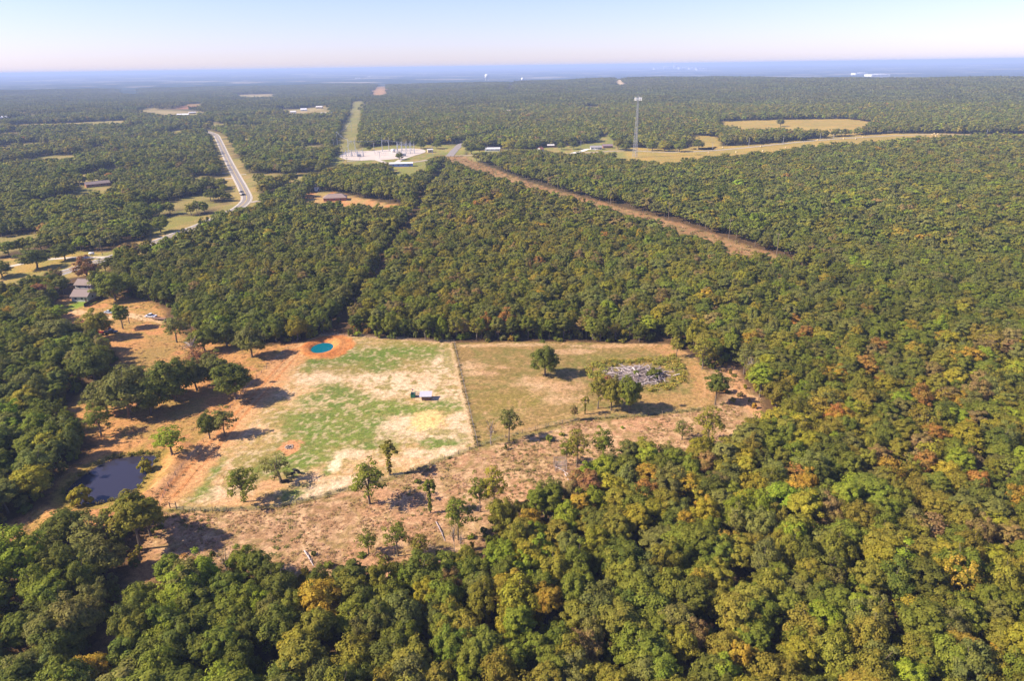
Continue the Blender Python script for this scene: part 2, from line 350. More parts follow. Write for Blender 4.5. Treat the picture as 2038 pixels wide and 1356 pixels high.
# ------------------------------------------------------------------ colour of the ground (its own colour, no light in it)
def lerp(c, col, m): return c + (np.array(col) - c) * m[:, None]
def splat(x, y, px, py, rx, ry, seed, soft=0.35, amp=0.9):
    gx, gy = G0(px, py); mx, my = scale_at(px, py)
    u = (x - gx) / (rx * mx); v = (y - gy) / (ry * my)
    r = np.hypot(u, v) + (fbm(x, y, 5.0, 4, seed) - 0.5) * amp + (fbm(x, y, 1.1, 3, seed + 5) - 0.5) * 1.1
    return sstep(1 + soft, 1 - soft, r)
def ground_col(x, y):
    n = len(x); d = np.hypot(x, y)
    a = fbm(x, y, 14, 4, 31); b = fbm(x, y, 2.6, 3, 47); e = fbm(x, y, 60, 3, 77)
    c = np.tile(np.array([0.115, 0.075, 0.045]), (n, 1)) * (0.6 + 0.9 * b)[:, None]
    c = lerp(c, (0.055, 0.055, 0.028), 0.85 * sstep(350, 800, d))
    def inside(poly, w=1.6, amp=3.0):
        m = np.zeros(n); lo = poly.min(0) - 12; hi = poly.max(0) + 12
        k = (x > lo[0]) & (x < hi[0]) & (y > lo[1]) & (y < hi[1])
        if k.any(): m[k] = sstep(w, -w, poly_sd(x[k], y[k], poly) + (a[k] - 0.5) * amp * 2)
        return m
    def along(line, half, w=1.0, amp=1.2):
        m = np.zeros(n); lo = line.min(0) - half - 8; hi = line.max(0) + half + 8
        k = (x > lo[0]) & (x < hi[0]) & (y > lo[1]) & (y < hi[1])
        if k.any(): m[k] = sstep(half + w, half - w, line_d(x[k], y[k], line) + (b[k] - 0.5) * amp * 2)
        return m
    def paint(m, *cols):
        nonlocal c
        k = m > 0.002
        if not k.any(): return
        t = np.clip((fbm(x[k], y[k], 9, 4, 91) - 0.32) / 0.36, 0, 0.999) * (len(cols) - 1)
        i = t.astype(int); f = (t - i)[:, None]; C = np.array(cols, float)
        if len(cols) == 1: pc = np.tile(C[0], (k.sum(), 1))
        else: pc = C[i] * (1 - f) + C[i + 1] * f
        c[k] = c[k] * (1 - m[k][:, None]) + pc * m[k][:, None]
    # far fields and yards
    hay = ((0.45, 0.32, 0.10), (0.40, 0.315, 0.095), (0.34, 0.29, 0.09))
    for p in (HAY1, HAY2, HAY3): paint(inside(p, 3, 2), *hay)
    for p in (SUBLAWN, LAWN, YARDS, YARD2): paint(inside(p, 3, 2), (0.26, 0.26, 0.08), (0.22, 0.26, 0.07), (0.36, 0.29, 0.12))
    for p in (FARYARD1, FARYARD2, FARYARD3, FARGLADE, FARSTRIP1, FARSTRIP3, GRASS_EXTRA): paint(inside(p, 6, 4), (0.30, 0.28, 0.12), (0.42, 0.34, 0.2))
    paint(inside(FARSTRIP2, 6, 4), (0.42, 0.2, 0.12))
    gm = inside(SUBURB, 10, 4) * sstep(0.53, 0.60, gap_noise(x, y)); paint(gm, (0.27, 0.25, 0.09), (0.34, 0.27, 0.12), (0.22, 0.23, 0.07))
    paint(inside(MEADOW, 2, 2), (0.42, 0.30, 0.10), (0.30, 0.28, 0.08), (0.48, 0.33, 0.14))
    paint(inside(PADDOCK, 2, 2), (0.30, 0.28, 0.09), (0.26, 0.27, 0.08))
    paint(along(HIGHWAY, 13, 2, 4), (0.28, 0.27, 0.09), (0.40, 0.30, 0.13))
    paint(along(SIDEROAD, 8, 2, 2), (0.28, 0.26, 0.09), (0.38, 0.30, 0.13))
    paint(inside(RANCH, 2, 2), (0.55, 0.26, 0.11), (0.50, 0.33, 0.16), (0.36, 0.30, 0.12))
    paint(along(CORRIDOR[:CUT], 17, 2, 2.5), (0.36, 0.21, 0.115), (0.31, 0.19, 0.10), (0.28, 0.21, 0.10), (0.41, 0.25, 0.145))
    paint(along(SWATH, 17, 4, 4), (0.22, 0.24, 0.08), (0.30, 0.27, 0.10)); paint(along(SWATH2, 32, 4, 4), (0.42, 0.27, 0.14))
    paint(along(FARTRACK, 14, 3, 3), (0.6, 0.5, 0.36))
    # the clearing among the oaks
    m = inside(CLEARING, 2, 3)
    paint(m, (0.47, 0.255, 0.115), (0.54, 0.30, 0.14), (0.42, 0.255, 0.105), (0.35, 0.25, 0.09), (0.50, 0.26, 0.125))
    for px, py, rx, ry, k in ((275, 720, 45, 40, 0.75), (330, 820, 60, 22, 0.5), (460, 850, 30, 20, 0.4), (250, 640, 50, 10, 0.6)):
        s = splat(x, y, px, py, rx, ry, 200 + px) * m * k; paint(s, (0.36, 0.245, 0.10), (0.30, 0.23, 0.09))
    paint(inside(GAPPATH_POLY, 2, 2), (0.36, 0.21, 0.11), (0.28, 0.19, 0.10))
    paint(along(DRIVE, 2.6, 1, 1.5), (0.62, 0.46, 0.31), (0.55, 0.38, 0.24))
    paint(splat(x, y, 165, 603, 20, 9, 700, 0.25, 0.3), (0.20, 0.30, 0.045))
    # brush strip
    ms = inside(STRIP, 2, 3)
    paint(ms, (0.47, 0.285, 0.185), (0.40, 0.25, 0.155), (0.34, 0.25, 0.125), (0.50, 0.33, 0.225), (0.37, 0.235, 0.145))
    sp = sstep(0.56, 0.66, fbm(x, y, 2.0, 3, 310)) * ms * 0.55; paint(sp, (0.64, 0.46, 0.31))
    sp = sstep(0.58, 0.68, fbm(x, y, 1.6, 3, 320)) * ms * 0.6; paint(sp, (0.22, 0.17, 0.065))
    paint(along(LINE([(600, 1010), (605, 1060), (612, 1120)]), 0.9, 0.7, 0.8) * 0.7, (0.66, 0.46, 0.31))
    paint(along(RIGHTPATH, 2.2, 1.2, 1) * 0.9, (0.56, 0.33, 0.19))
    # the two pastures
    mw = inside(PASTURE_W, 0.8, 0.8)
    paint(mw, (0.60, 0.41, 0.25), (0.50, 0.34, 0.19), (0.38, 0.29, 0.125), (0.55, 0.37, 0.21), (0.64, 0.44, 0.28))
    q = fbm(x, y, 3.2, 4, 401)
    W = mw > 0.01
    def sp_w(px, py, rx, ry, cols, k=1.0, seed=0, soft=0.4, amp=1.0, thr=None):
        s = np.zeros(n); s[W] = splat(x[W], y[W], px, py, rx, ry, 500 + seed + int(px), soft, amp) * mw[W]
        if thr is not None: s *= sstep(thr - 0.08, thr + 0.08, q)
        paint(s * k, *cols)
    olive = ((0.26, 0.25, 0.075), (0.31, 0.26, 0.10)); green = ((0.135, 0.215, 0.04), (0.18, 0.24, 0.055), (0.13, 0.20, 0.04)); pale = ((0.76, 0.60, 0.48), (0.68, 0.51, 0.38))
    for a_ in ((750, 705, 150, 34), (690, 735, 60, 20), (650, 720, 36, 18), (840, 700, 60, 22), (640, 830, 110, 20), (720, 860, 120, 26), (540, 920, 70, 40), (660, 900, 90, 22)): sp_w(*a_, olive, 0.85)
    for a_ in ((765, 755, 95, 12), (800, 775, 80, 20), (880, 735, 38, 36), (915, 850, 26, 38), (900, 800, 34, 20), (800, 850, 60, 22), (640, 752, 45, 12), (860, 905, 70, 9), (880, 870, 50, 14), (640, 985, 70, 14), (700, 905, 40, 10), (690, 960, 60, 10), (440, 985, 50, 12)): sp_w(*a_, pale, 0.95, 7, 0.45, 1.2)
    sp_w(800, 778, 130, 30, olive, 0.9, 33, thr=0.60); sp_w(880, 730, 60, 50, olive, 0.8, 35, thr=0.57); sp_w(900, 850, 60, 50, olive, 0.8, 37, thr=0.6)
    for a_ in ((662, 783, 30, 17), (620, 800, 30, 9), (690, 800, 45, 12), (760, 812, 60, 11), (830, 816, 45, 9), (895, 808, 30, 9), (625, 850, 40, 12), (690, 868, 60, 11), (610, 885, 45, 16), (600, 915, 45, 9), (655, 868, 40, 18), (880, 884, 42, 7), (725, 845, 36, 12), (740, 890, 36, 6), (575, 985, 26, 12), (700, 712, 60, 11), (800, 700, 60, 8), (625, 722, 16, 10), (655, 935, 9, 8), (425, 940, 9, 18), (385, 985, 22, 14), (760, 730, 30, 9), (560, 930, 40, 16), (650, 830, 60, 10), (840, 705, 36, 8)): sp_w(a_[0], a_[1], a_[2] * 1.2, a_[3] * 1.3, green, 0.95, 11, 0.5, 1.1)
    q2 = fbm(x, y, 1.5, 4, 432)
    paint(mw * sstep(0.54, 0.66, q2) * 0.5, (0.27, 0.25, 0.10)); paint(mw * sstep(0.56, 0.68, fbm(x, y, 1.3, 4, 455)) * 0.45, (0.74, 0.58, 0.46))
    sp_w(752, 800, 170, 14, ((0.66, 0.5, 0.36),), 0.6, 55, thr=0.64)
    sp_w(668, 925, 11, 14, ((0.82, 0.68, 0.54),), 1.0, 3, 0.4, 0.5)
    sp_w(850, 838, 31, 19, ((0.72, 0.58, 0.29), (0.62, 0.47, 0.25), (0.75, 0.62, 0.34)), 1.0, 5, 0.25, 0.35); sp_w(862, 836, 5, 4, ((0.62, 0.30, 0.13),), 0.8, 6)
    sp_w(577, 890, 22, 12, ((0.58, 0.30, 0.16),), 1.0, 8, 0.2, 0.2)
    sp_w(480, 1000, 60, 12, ((0.58, 0.36, 0.2),), 0.7, 9); sp_w(545, 965, 26, 14, ((0.60, 0.36, 0.22),), 0.85, 12)
    me_ = inside(PASTURE_E, 0.8, 0.8); E = me_ > 0.01
    paint(me_, (0.265, 0.20, 0.085), (0.285, 0.22, 0.09), (0.235, 0.205, 0.075), (0.22, 0.205, 0.07), (0.30, 0.215, 0.095))
    def sp_e(px, py, rx, ry, cols, k=1.0, seed=0, soft=0.45, amp=1.1, thr=None):
        s = np.zeros(n); s[E] = splat(x[E], y[E], px, py, rx, ry, 800 + seed + int(px), soft, amp) * me_[E]
        if thr is not None: s *= sstep(thr - 0.08, thr + 0.08, q)
        paint(s * k, *cols)
    tan = ((0.56, 0.37, 0.24), (0.62, 0.45, 0.31))
    for a_ in ((1110, 770, 40, 13), (1060, 765, 30, 14), (955, 745, 32, 7), (935, 728, 28, 8), (1000, 732, 12, 3), (1000, 687, 110, 3), (1240, 688, 100, 4), (1130, 700, 60, 5), (965, 822, 5, 4), (1120, 795, 40, 10)): sp_e(*a_, tan, 0.85)
    sp_e(1410, 775, 26, 55, ((0.50, 0.28, 0.14), (0.42, 0.26, 0.12)), 0.9); sp_e(1340, 800, 70, 16, ((0.40, 0.26, 0.12),), 0.8); sp_e(1340, 695, 60, 10, ((0.50, 0.28, 0.15),), 0.8)
    sp_e(1110, 735, 200, 40, ((0.45, 0.30, 0.17),), 0.5, 61, thr=0.64); sp_e(1020, 850, 60, 12, ((0.42, 0.27, 0.14),), 0.6)
    sp_e(1200, 720, 60, 16, ((0.22, 0.22, 0.06),), 0.7); sp_e(1010, 800, 70, 20, ((0.26, 0.22, 0.06),), 0.6)
    for L_, k_ in (([(1120, 735), (1150, 760), (1160, 795), (1135, 822), (1090, 835), (1050, 825), (1040, 800), (1070, 780)], 0.5), ([(1330, 690), (1385, 720), (1408, 770), (1390, 808), (1300, 820), (1180, 822), (1090, 850)], 0.45), ([(960, 870), (1000, 830), (1080, 808), (1160, 770)], 0.4), ([(930, 760), (1010, 765), (1090, 800)], 0.4)):
        LL = smooth_line(LINE(L_), 2)
        for o_ in (-0.9, 0.9): paint(along(offset_line(LL, o_), 0.32, 0.3, 0.3) * me_ * k_, (0.55, 0.37, 0.22))
    q3 = fbm(x, y, 1.4, 4, 877); paint(me_ * sstep(0.56, 0.68, q3) * 0.55, (0.46, 0.31, 0.16)); paint(me_ * sstep(0.57, 0.68, fbm(x, y, 1.8, 4, 893)) * 0.5, (0.20, 0.165, 0.05))
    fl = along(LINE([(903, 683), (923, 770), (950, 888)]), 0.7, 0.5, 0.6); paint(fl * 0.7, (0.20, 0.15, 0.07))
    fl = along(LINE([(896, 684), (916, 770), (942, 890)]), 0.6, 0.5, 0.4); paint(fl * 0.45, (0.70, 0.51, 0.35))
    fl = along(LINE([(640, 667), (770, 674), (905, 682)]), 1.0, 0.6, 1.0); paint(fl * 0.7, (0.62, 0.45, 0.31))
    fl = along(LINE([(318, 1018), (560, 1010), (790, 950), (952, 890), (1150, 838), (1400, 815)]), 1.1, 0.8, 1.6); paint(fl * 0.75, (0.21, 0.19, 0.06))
    # clay track, basin bank
    paint(along(TRACK, 5.2, 2.0, 2.6) * 0.85, (0.56, 0.315, 0.16), (0.60, 0.38, 0.22), (0.55, 0.28, 0.125))
    for o in (-2.0, 1.4):
        L = TRACK.copy(); t = np.gradient(L, axis=0); t /= np.linalg.norm(t, axis=1)[:, None]; L = L + np.stack([t[:, 1], -t[:, 0]], 1) * o
        paint(along(L, 0.5, 0.4, 0.5) * 0.75, (0.50, 0.22, 0.09))
    r = np.hypot((x - BASIN_C[0] - 2.5) / 10.5, (y - BASIN_C[1]) / 13) + (b - 0.5) * 0.3
    paint(sstep(1.08, 0.9, r), (0.56, 0.245, 0.085), (0.52, 0.20, 0.07), (0.60, 0.29, 0.115))
    # pond banks
    sd = np.full(n, 99.0); k = (x > -220) & (x < -60) & (y > 100) & (y < 270)
    if k.any(): sd[k] = poly_sd(x[k], y[k], POND)
    paint(sstep(4.5, 2.0, sd + (b - 0.5) * 4) * 0.8, (0.33, 0.25, 0.07), (0.28, 0.23, 0.06))
    paint(sstep(1.2, -0.3, sd), (0.16, 0.13, 0.06))
    c *= (0.66 + 0.24 * e)[:, None] * np.array([1.09, 0.97, 0.77])
    return np.clip(c, 0.004, 0.9)
GAPPATH_POLY = gpoly([(345, 1060), (315, 1130), (285, 1190), (255, 1250), (230, 1310), (190, 1310), (215, 1250), (240, 1190), (265, 1130), (290, 1060)])

def earth_mesh(name, x, y, z, quads):
    me = np_mesh(name, np.stack([x, y, z], 1), quads, (EARTH,), smooth=True)
    col = ground_col(x, y); rgba = np.ones((len(x), 4), np.float32); rgba[:, :3] = col
    me.attributes.new('col', 'FLOAT_COLOR', 'POINT').data.foreach_set('color', rgba.ravel())
    far = sstep(3600, 4800, np.hypot(x, y)).astype(np.float32)
    me.attributes.new('far', 'FLOAT', 'POINT').data.foreach_set('value', far)
    return me
def grid_quads(nx, ny):
    i = np.arange(nx - 1); j = np.arange(ny - 1); I, J = np.meshgrid(i, j); a = (J * nx + I).ravel()
    return np.stack([a, a + 1, a + nx + 1, a + nx], 1)
def stretch(start, step, grow, end):
    o = [start]; s = step
    while o[-1] < end: s = min(s * grow, 1500); o.append(o[-1] + s)
    return np.array(o)
# the ground: one sheet to the horizon, fine where it is near
xs = np.arange(-190, 191, 1.25); right = stretch(xs[-1], 1.25, 1.055, 48000)[1:]; xs = np.concatenate([-right[::-1], xs, right])
ys = np.concatenate([-stretch(-40, 6, 1.3, 3000)[1:][::-1] - 80, np.arange(-40, 60, 10), np.arange(60, 345, 1.25), stretch(345, 1.4, 1.03, 48000)])
X, Y = np.meshgrid(xs, ys); gx, gy = X.ravel(), Y.ravel()
me = earth_mesh('ground', gx, gy, terrain(gx, gy), grid_quads(len(xs), len(ys)))
ground = bpy.data.objects.new('ground', me); COL.objects.link(ground); tag(ground, 'rolling wooded country floor reaching the horizon', kind='structure')

def sheet(name, poly, step, lift, label, ragged=1.2):
    lo = poly.min(0) - 2; hi = poly.max(0) + 2
    sx = np.arange(lo[0], hi[0], step); sy = np.arange(lo[1], hi[1], step)
    X, Y = np.meshgrid(sx, sy); x, y = X.ravel(), Y.ravel(); q = grid_quads(len(sx), len(sy))
    sd = poly_sd(x, y, poly) + (fbm(x, y, 6, 3, 66) - 0.5) * ragged * 2
    if name == 'clearing': sd = np.maximum(sd, 0.4 - poly_sd(x, y, POND))
    q = q[(sd[q] < 0).all(1)]
    used = np.unique(q); mp = np.full(len(x), -1); mp[used] = np.arange(len(used)); q = mp[q]; x = x[used]; y = y[used]
    if name.startswith('pasture'): pass
    me = earth_mesh(name, x, y, terrain(x, y) + lift, q)
    o = bpy.data.objects.new(name, me); COL.objects.link(o); return tag(o, label, kind='structure')
sheet('clearing', CLEARING, 0.7, 0.05, 'dry tan grass clearing among the oaks')
sheet('brush_strip', STRIP, 0.55, 0.05, 'brown mown brush strip below the pastures')
sheet('pasture', PASTURE_W, 0.45, 0.06, 'patchy green and bare sandy pasture', 0.3)
sheet('pasture', PASTURE_E, 0.55, 0.06, 'olive brown mown pasture right of the fence', 0.3)
sheet('hay_field', HAY1, 5, 0.12, 'long golden hay field with bales', 1)
sheet('hay_field', HAY2, 6, 0.12, 'golden hay field behind the tree row', 1)
sheet('hay_field', HAY3, 5, 0.12, 'small tan field beside the round tree', 1)
sheet('meadow', MEADOW, 1.5, 0.06, 'yellow dry meadow beside the road')

def ribbon(name, line, half, lift, m, label, edge=None):
    t = np.gradient(line, axis=0); t /= np.linalg.norm(t, axis=1)[:, None] + 1e-9; nrm = np.stack([t[:, 1], -t[:, 0]], 1)
    k = 5; offs = np.linspace(-half, half, k)
    P = np.concatenate([line[:, None, :] + nrm[:, None, :] * offs[None, :, None]], 1).reshape(-1, 2)
    z = np.repeat(terrain(line[:, 0], line[:, 1]), k) + lift
    me = np_mesh(name, np.column_stack([P, z]), grid_quads(k, len(line))[:, ::-1], (m,), smooth=True)
    o = bpy.data.objects.new(name, me); COL.objects.link(o); return tag(o, label, kind='structure')
ASPHALT = mat('asphalt', (0.24, 0.205, 0.185), 0.9, var=0.12, scale=0.15)
GRAVELM = mat('gravel', (0.52, 0.43, 0.33), 0.95, var=0.16, scale=0.4)
PAINT = mat('road_paint', (0.75, 0.72, 0.6), 0.8, var=0.1, scale=1)
ribbon('road_shoulder', HIGHWAY, 4.9, 0.16, GRAVELM, 'pale gravel shoulders of the highway')
hw = ribbon('highway', HIGHWAY, 4.1, 0.22, ASPHALT, 'grey two lane highway curving through the woods')
for o in (-3.6, 3.6): ribbon('lane_marking', offset_line(HIGHWAY, o), 0.16, 0.27, PAINT, 'white edge line of the highway').parent = hw
YPAINT = mat('yellow_paint', (0.6, 0.42, 0.08), 0.8, var=0.1, scale=1)
ribbon('lane_marking', HIGHWAY, 0.2, 0.27, YPAINT, 'yellow centre line of the highway').parent = hw
ribbon('county_road', SIDEROAD, 2.8, 0.2, mat('chip_seal', (0.38, 0.31, 0.235), 0.9, var=0.12, scale=0.2), 'pale county road passing the substation and hay field')
ribbon('county_road', UPROAD, 5.0, 0.22, mat('asphalt', (0.2, 0.2, 0.2)), 'grey road running away beside the substation lawn')
ribbon('gravel_drive', GRAVEL, 2.2, 0.12, GRAVELM, 'white gravel drive across the yellow meadow')
for pts, lab in (([(447, 311), (432, 312)], 'upper gravel driveway left of the highway'), ([(461, 344), (442, 345)], 'middle gravel driveway left of the highway'), ([(465, 355), (445, 356)], 'lower gravel driveway left of the highway'), ([(475, 348), (490, 347)], 'gravel driveway right of the highway')):
    ribbon('driveway', smooth_line(LINE(pts), 3), 2.0, 0.13, GRAVELM, lab)

# water
def water(name, poly, z, col, label, rough=0.03):
    m, nt, b, out = mat_new(name)
    b.inputs['Base Color'].default_value = (*col, 1); b.inputs['Roughness'].default_value = rough; b.inputs['IOR'].default_value = 1.33
    geo = nt.nodes.new('ShaderNodeNewGeometry'); nz = nt.nodes.new('ShaderNodeTexNoise'); nz.inputs['Scale'].default_value = 1.4; nz.inputs['Detail'].default_value = 3
    bp = nt.nodes.new('ShaderNodeBump'); bp.inputs['Strength'].default_value = 0.05; bp.inputs['Distance'].default_value = 0.1
    nt.links.new(geo.outputs['Position'], nz.inputs['Vector']); nt.links.new(nz.outputs[0], bp.inputs['Height']); nt.links.new(bp.outputs[0], b.inputs['Normal'])
    o = MB().add([(p[0], p[1], z) for p in poly], [tuple(range(len(poly)))]).build(name, m)
    return tag(o, label, kind='structure')
cpond = POND.mean(0)
water('pond_water', smooth_line([*(cpond + (POND - cpond) * 1.04), cpond + (POND[0] - cpond) * 1.04], 2)[:-1][::-1], -0.5, (0.030, 0.027, 0.042), 'dark purplish pond water below the leafy woods')
bp_ = [(BASIN_C[0] + BASIN_R[0] * 1.02 * math.cos(t) * (1 + 0.07 * math.sin(3 * t) + 0.03 * math.sin(7 * t)), BASIN_C[1] + BASIN_R[1] * 1.02 * math.sin(t) * (1 + 0.05 * math.cos(2 * t))) for t in np.linspace(0, 2 * math.pi, 48, endpoint=False)]
water('basin_water', bp_, -0.42, (0.0, 0.115, 0.16), 'turquoise stock pond ringed by orange clay', 0.08)

# ------------------------------------------------------------------ trees
def leaf_quads(rng, cen, nrm, size, droop=0.0):
    """one small bent card per point; cen, nrm: (n,3)"""
    n = len(cen); nrm = nrm / (np.linalg.norm(nrm, axis=1)[:, None] + 1e-9)
    r = rng.normal(size=(n, 3)); a = np.cross(nrm, r); a /= np.linalg.norm(a, axis=1)[:, None] + 1e-9
    b = np.cross(nrm, a); s = size * rng.uniform(0.6, 1.35, (n, 1)); e = s * rng.uniform(0.55, 1.0, (n, 1))
    j = lambda: 1 + rng.uniform(-0.3, 0.3, (n, 1))
    v = np.stack([cen - a * s * j() - b * e * 0.5 * j(), cen + a * s * 0.4 * j() - b * e * j(), cen + a * s * j() + b * e * 0.5 * j(), cen - a * s * 0.4 * j() + b * e * j()], 1)
    return v.reshape(-1, 3), np.arange(n * 4).reshape(n, 4)
def crown_clumps(rng, R, z0, z1, n, shape):
    """centres and radii of leaf clumps around an uneven crown"""
    ph = rng.uniform(0, 6.28, 6); am = rng.uniform(0.05, 0.16, 6)
    out = []; zc = z0 + (z1 - z0) * (0.42 if shape != 'tall' else 0.5); hz_up = z1 - zc; hz_dn = zc - z0
    gold = math.pi * (3 - math.sqrt(5))
    for i in range(n):
        u = 1 - 1.75 * (i + 0.5) / n; t = i * gold + rng.normal() * 0.35
        s = math.sqrt(max(0, 1 - u * u))
        lob = 1 + sum(am[k] * math.sin((k + 1) * t + ph[k] + 1.7 * k * u) for k in range(6))
        d = np.array([s * math.cos(t), s * math.sin(t), u])
        rad = lob * rng.uniform(0.72, 1.0)
        if i % 5 == 0: rad *= rng.uniform(0.4, 0.7)
        p = np.array([d[0] * R * rad, d[1] * R * rad, zc + (d[2] * (hz_up if d[2] > 0 else hz_dn)) * rad])
        out.append((p, d, R * rng.uniform(0.20, 0.34)))
    return out
def make_crown(seed, R, H, z0, nclump, nleaf, leaf, shape='oak', fill=1.0):
    rng = np.random.default_rng(seed); C = crown_clumps(rng, R * 0.80, z0, H - R * 0.12, nclump, shape)
    cs, ns = [], []
    for p, d, r in C:
        k = max(3, int(nleaf * rng.uniform(0.7, 1.3) * fill))
        q = rng.normal(size=(k, 3)); q /= np.linalg.norm(q, axis=1)[:, None]
        q[:, 2] = np.where(q[:, 2] < -0.3, -q[:, 2] * 0.6, q[:, 2])
        pos = p + q * r * rng.uniform(0.55, 1.05, (k, 1)) * np.array([1.1, 1.1, 0.8])
        cs.append(pos); ns.append(q * 0.9 + d * 0.5 + rng.normal(size=(k, 3)) * 0.3 + np.array([0, 0, 0.25]))
    cs = np.concatenate(cs); ns = np.concatenate(ns)
    v, q = leaf_quads(rng, cs, ns, leaf)
    return v, q, C
def make_trunk(seed, R, H, z0, C, r=0.24, limbs=7, lean=0.0, n=6):
    rng = random.Random(seed); m = MB()
    top = Vector((lean * H * 0.5 + rng.uniform(-.3, .3), rng.uniform(-.3, .3), z0 + (H - z0) * 0.35))
    pts = [Vector((0, 0, -0.4)), Vector((lean * 0.3, 0, z0 * 0.35)), Vector((lean * H * 0.25 + rng.uniform(-.15, .15), rng.uniform(-.15, .15), z0 * 0.9)), top, top + Vector((rng.uniform(-.5, .5), rng.uniform(-.5, .5), (H - z0) * 0.35))]
    m.tube(pts, [r * 1.45, r, r * 0.85, r * 0.6, r * 0.22], n)
    for k in range(limbs):
        p, d, rr = C[int(rng.random() * len(C))]
        s = pts[2].lerp(pts[3], rng.uniform(0, 1)); e = Vector(p); mid = s.lerp(e, 0.5) + Vector((0, 0, rng.uniform(-0.1, 0.35) * R * 0.4))
        m.tube([s, mid, e], [r * 0.42, r * 0.28, r * 0.08], 5)
    return m
def shape_params(kind, rng):
    """R, H, base of crown, trunk radius, limbs, fill, lean"""
    if kind == 'oak': return rng.uniform(4.4, 5.0), rng.uniform(8.6, 9.6), 1.9, 0.28, 9, 1.0, 0
    if kind == 'tall': return rng.uniform(3.4, 4.0), rng.uniform(10.5, 12), 3.6, 0.22, 7, 0.95, 0
    if kind == 'loose': return 3.6, 9.5, 2.9, 0.2, 18, 0.38, 0.04
    if kind == 'pole': return 2.2, 10.0, 6.2, 0.17, 5, 0.6, 0.02
    if kind == 'lean': return 4.2, 8.0, 2.6, 0.3, 16, 0.26, -0.16
    if kind == 'bush': return 2.2, 3.0, 0.2, 0.08, 6, 1.0, 0
    if kind == 'bare': return 3.2, 9.0, 2.8, 0.18, 40, 0.07, 0.03
    if kind == 'thin': return 3.6, 9.5, 3.0, 0.2, 26, 0.26, 0.02
PROTO = {}          # key -> (crown mesh, trunk mesh, R, H)
def proto(kind, i):
    key = (kind, i)
    if key in PROTO: return PROTO[key]
    rng = np.random.default_rng(hash_key(kind) * 31 + i); R, H, z0, tr, limbs, fill, lean = shape_params(kind, rng)
    ncl = {'oak': 78, 'tall': 66, 'loose': 46, 'pole': 26, 'lean': 30, 'bush': 30, 'bare': 26, 'thin': 50}[kind]
    v, q, C = make_crown(100 + i * 7 + hash_key(kind), R, H, z0, ncl, 120, 0.175, kind, fill)
    if kind == 'pole':      # leafy shoots down the stem
        g = np.random.default_rng(5 + i); k = 150; t = g.uniform(0.8, z0, k); an = g.uniform(0, 6.28, k); rr = g.uniform(0.15, 0.5, k)
        cv, cq = leaf_quads(g, np.stack([np.cos(an) * rr, np.sin(an) * rr, t], 1), g.normal(size=(k, 3)), 0.26); q = np.concatenate([q, cq + len(v)]); v = np.concatenate([v, cv])
    if kind == 'lean': v = v + np.array([-1, 0, 0]) * 0.16 * v[:, 2:3]; C = [(p + np.array([-0.16 * p[2], 0, 0]), d, r) for p, d, r in C]
    crown = np_mesh('crown_' + kind, v, q, (LEAF,))
    tm = make_trunk(i * 3 + 1, R, H, z0, C, tr, limbs, lean)
    trunk = bpy.data.meshes.new('trunk_' + kind); trunk.from_pydata(tm.v, [], tm.f); trunk.materials.append(DEADWOOD if kind == 'bare' else BARK); trunk.update()
    PROTO[key] = (crown, trunk, R, H); return PROTO[key]
def hash_key(s): return sum(ord(ch) * (k + 3) for k, ch in enumerate(s)) % 9973
def place_tree(kind, i, x, y, R, H, tint, label, name='oak_tree', group=None, rz=None, cat='tree'):
    crown, trunk, R0, H0 = proto(kind, i)
    root = empty(name, label, cat, (x, y, tz(x, y)), rz if rz is not None else (x * 7.3 + y * 3.1) % 6.28, group)
    root.scale = (R / R0, R / R0, H / H0)
    for nm, me in (('trunk', trunk), ('crown', crown)):
        o = bpy.data.objects.new(nm, me); COL.objects.link(o); o.parent = root
        if nm == 'crown': o['tint'] = tuple(float(t) for t in tint)
    return root
PAL = {'dark green': (0.118, 0.140, 0.024), 'mid green': (0.172, 0.200, 0.026), 'grey green': (0.188, 0.190, 0.048), 'bright green': (0.240, 0.300, 0.026), 'olive': (0.250, 0.224, 0.031),
       'yellow green': (0.335, 0.300, 0.029), 'golden': (0.42, 0.285, 0.036), 'rust orange': (0.38, 0.200, 0.048), 'brown': (0.285, 0.200, 0.075), 'reddish': (0.30, 0.145, 0.065)}

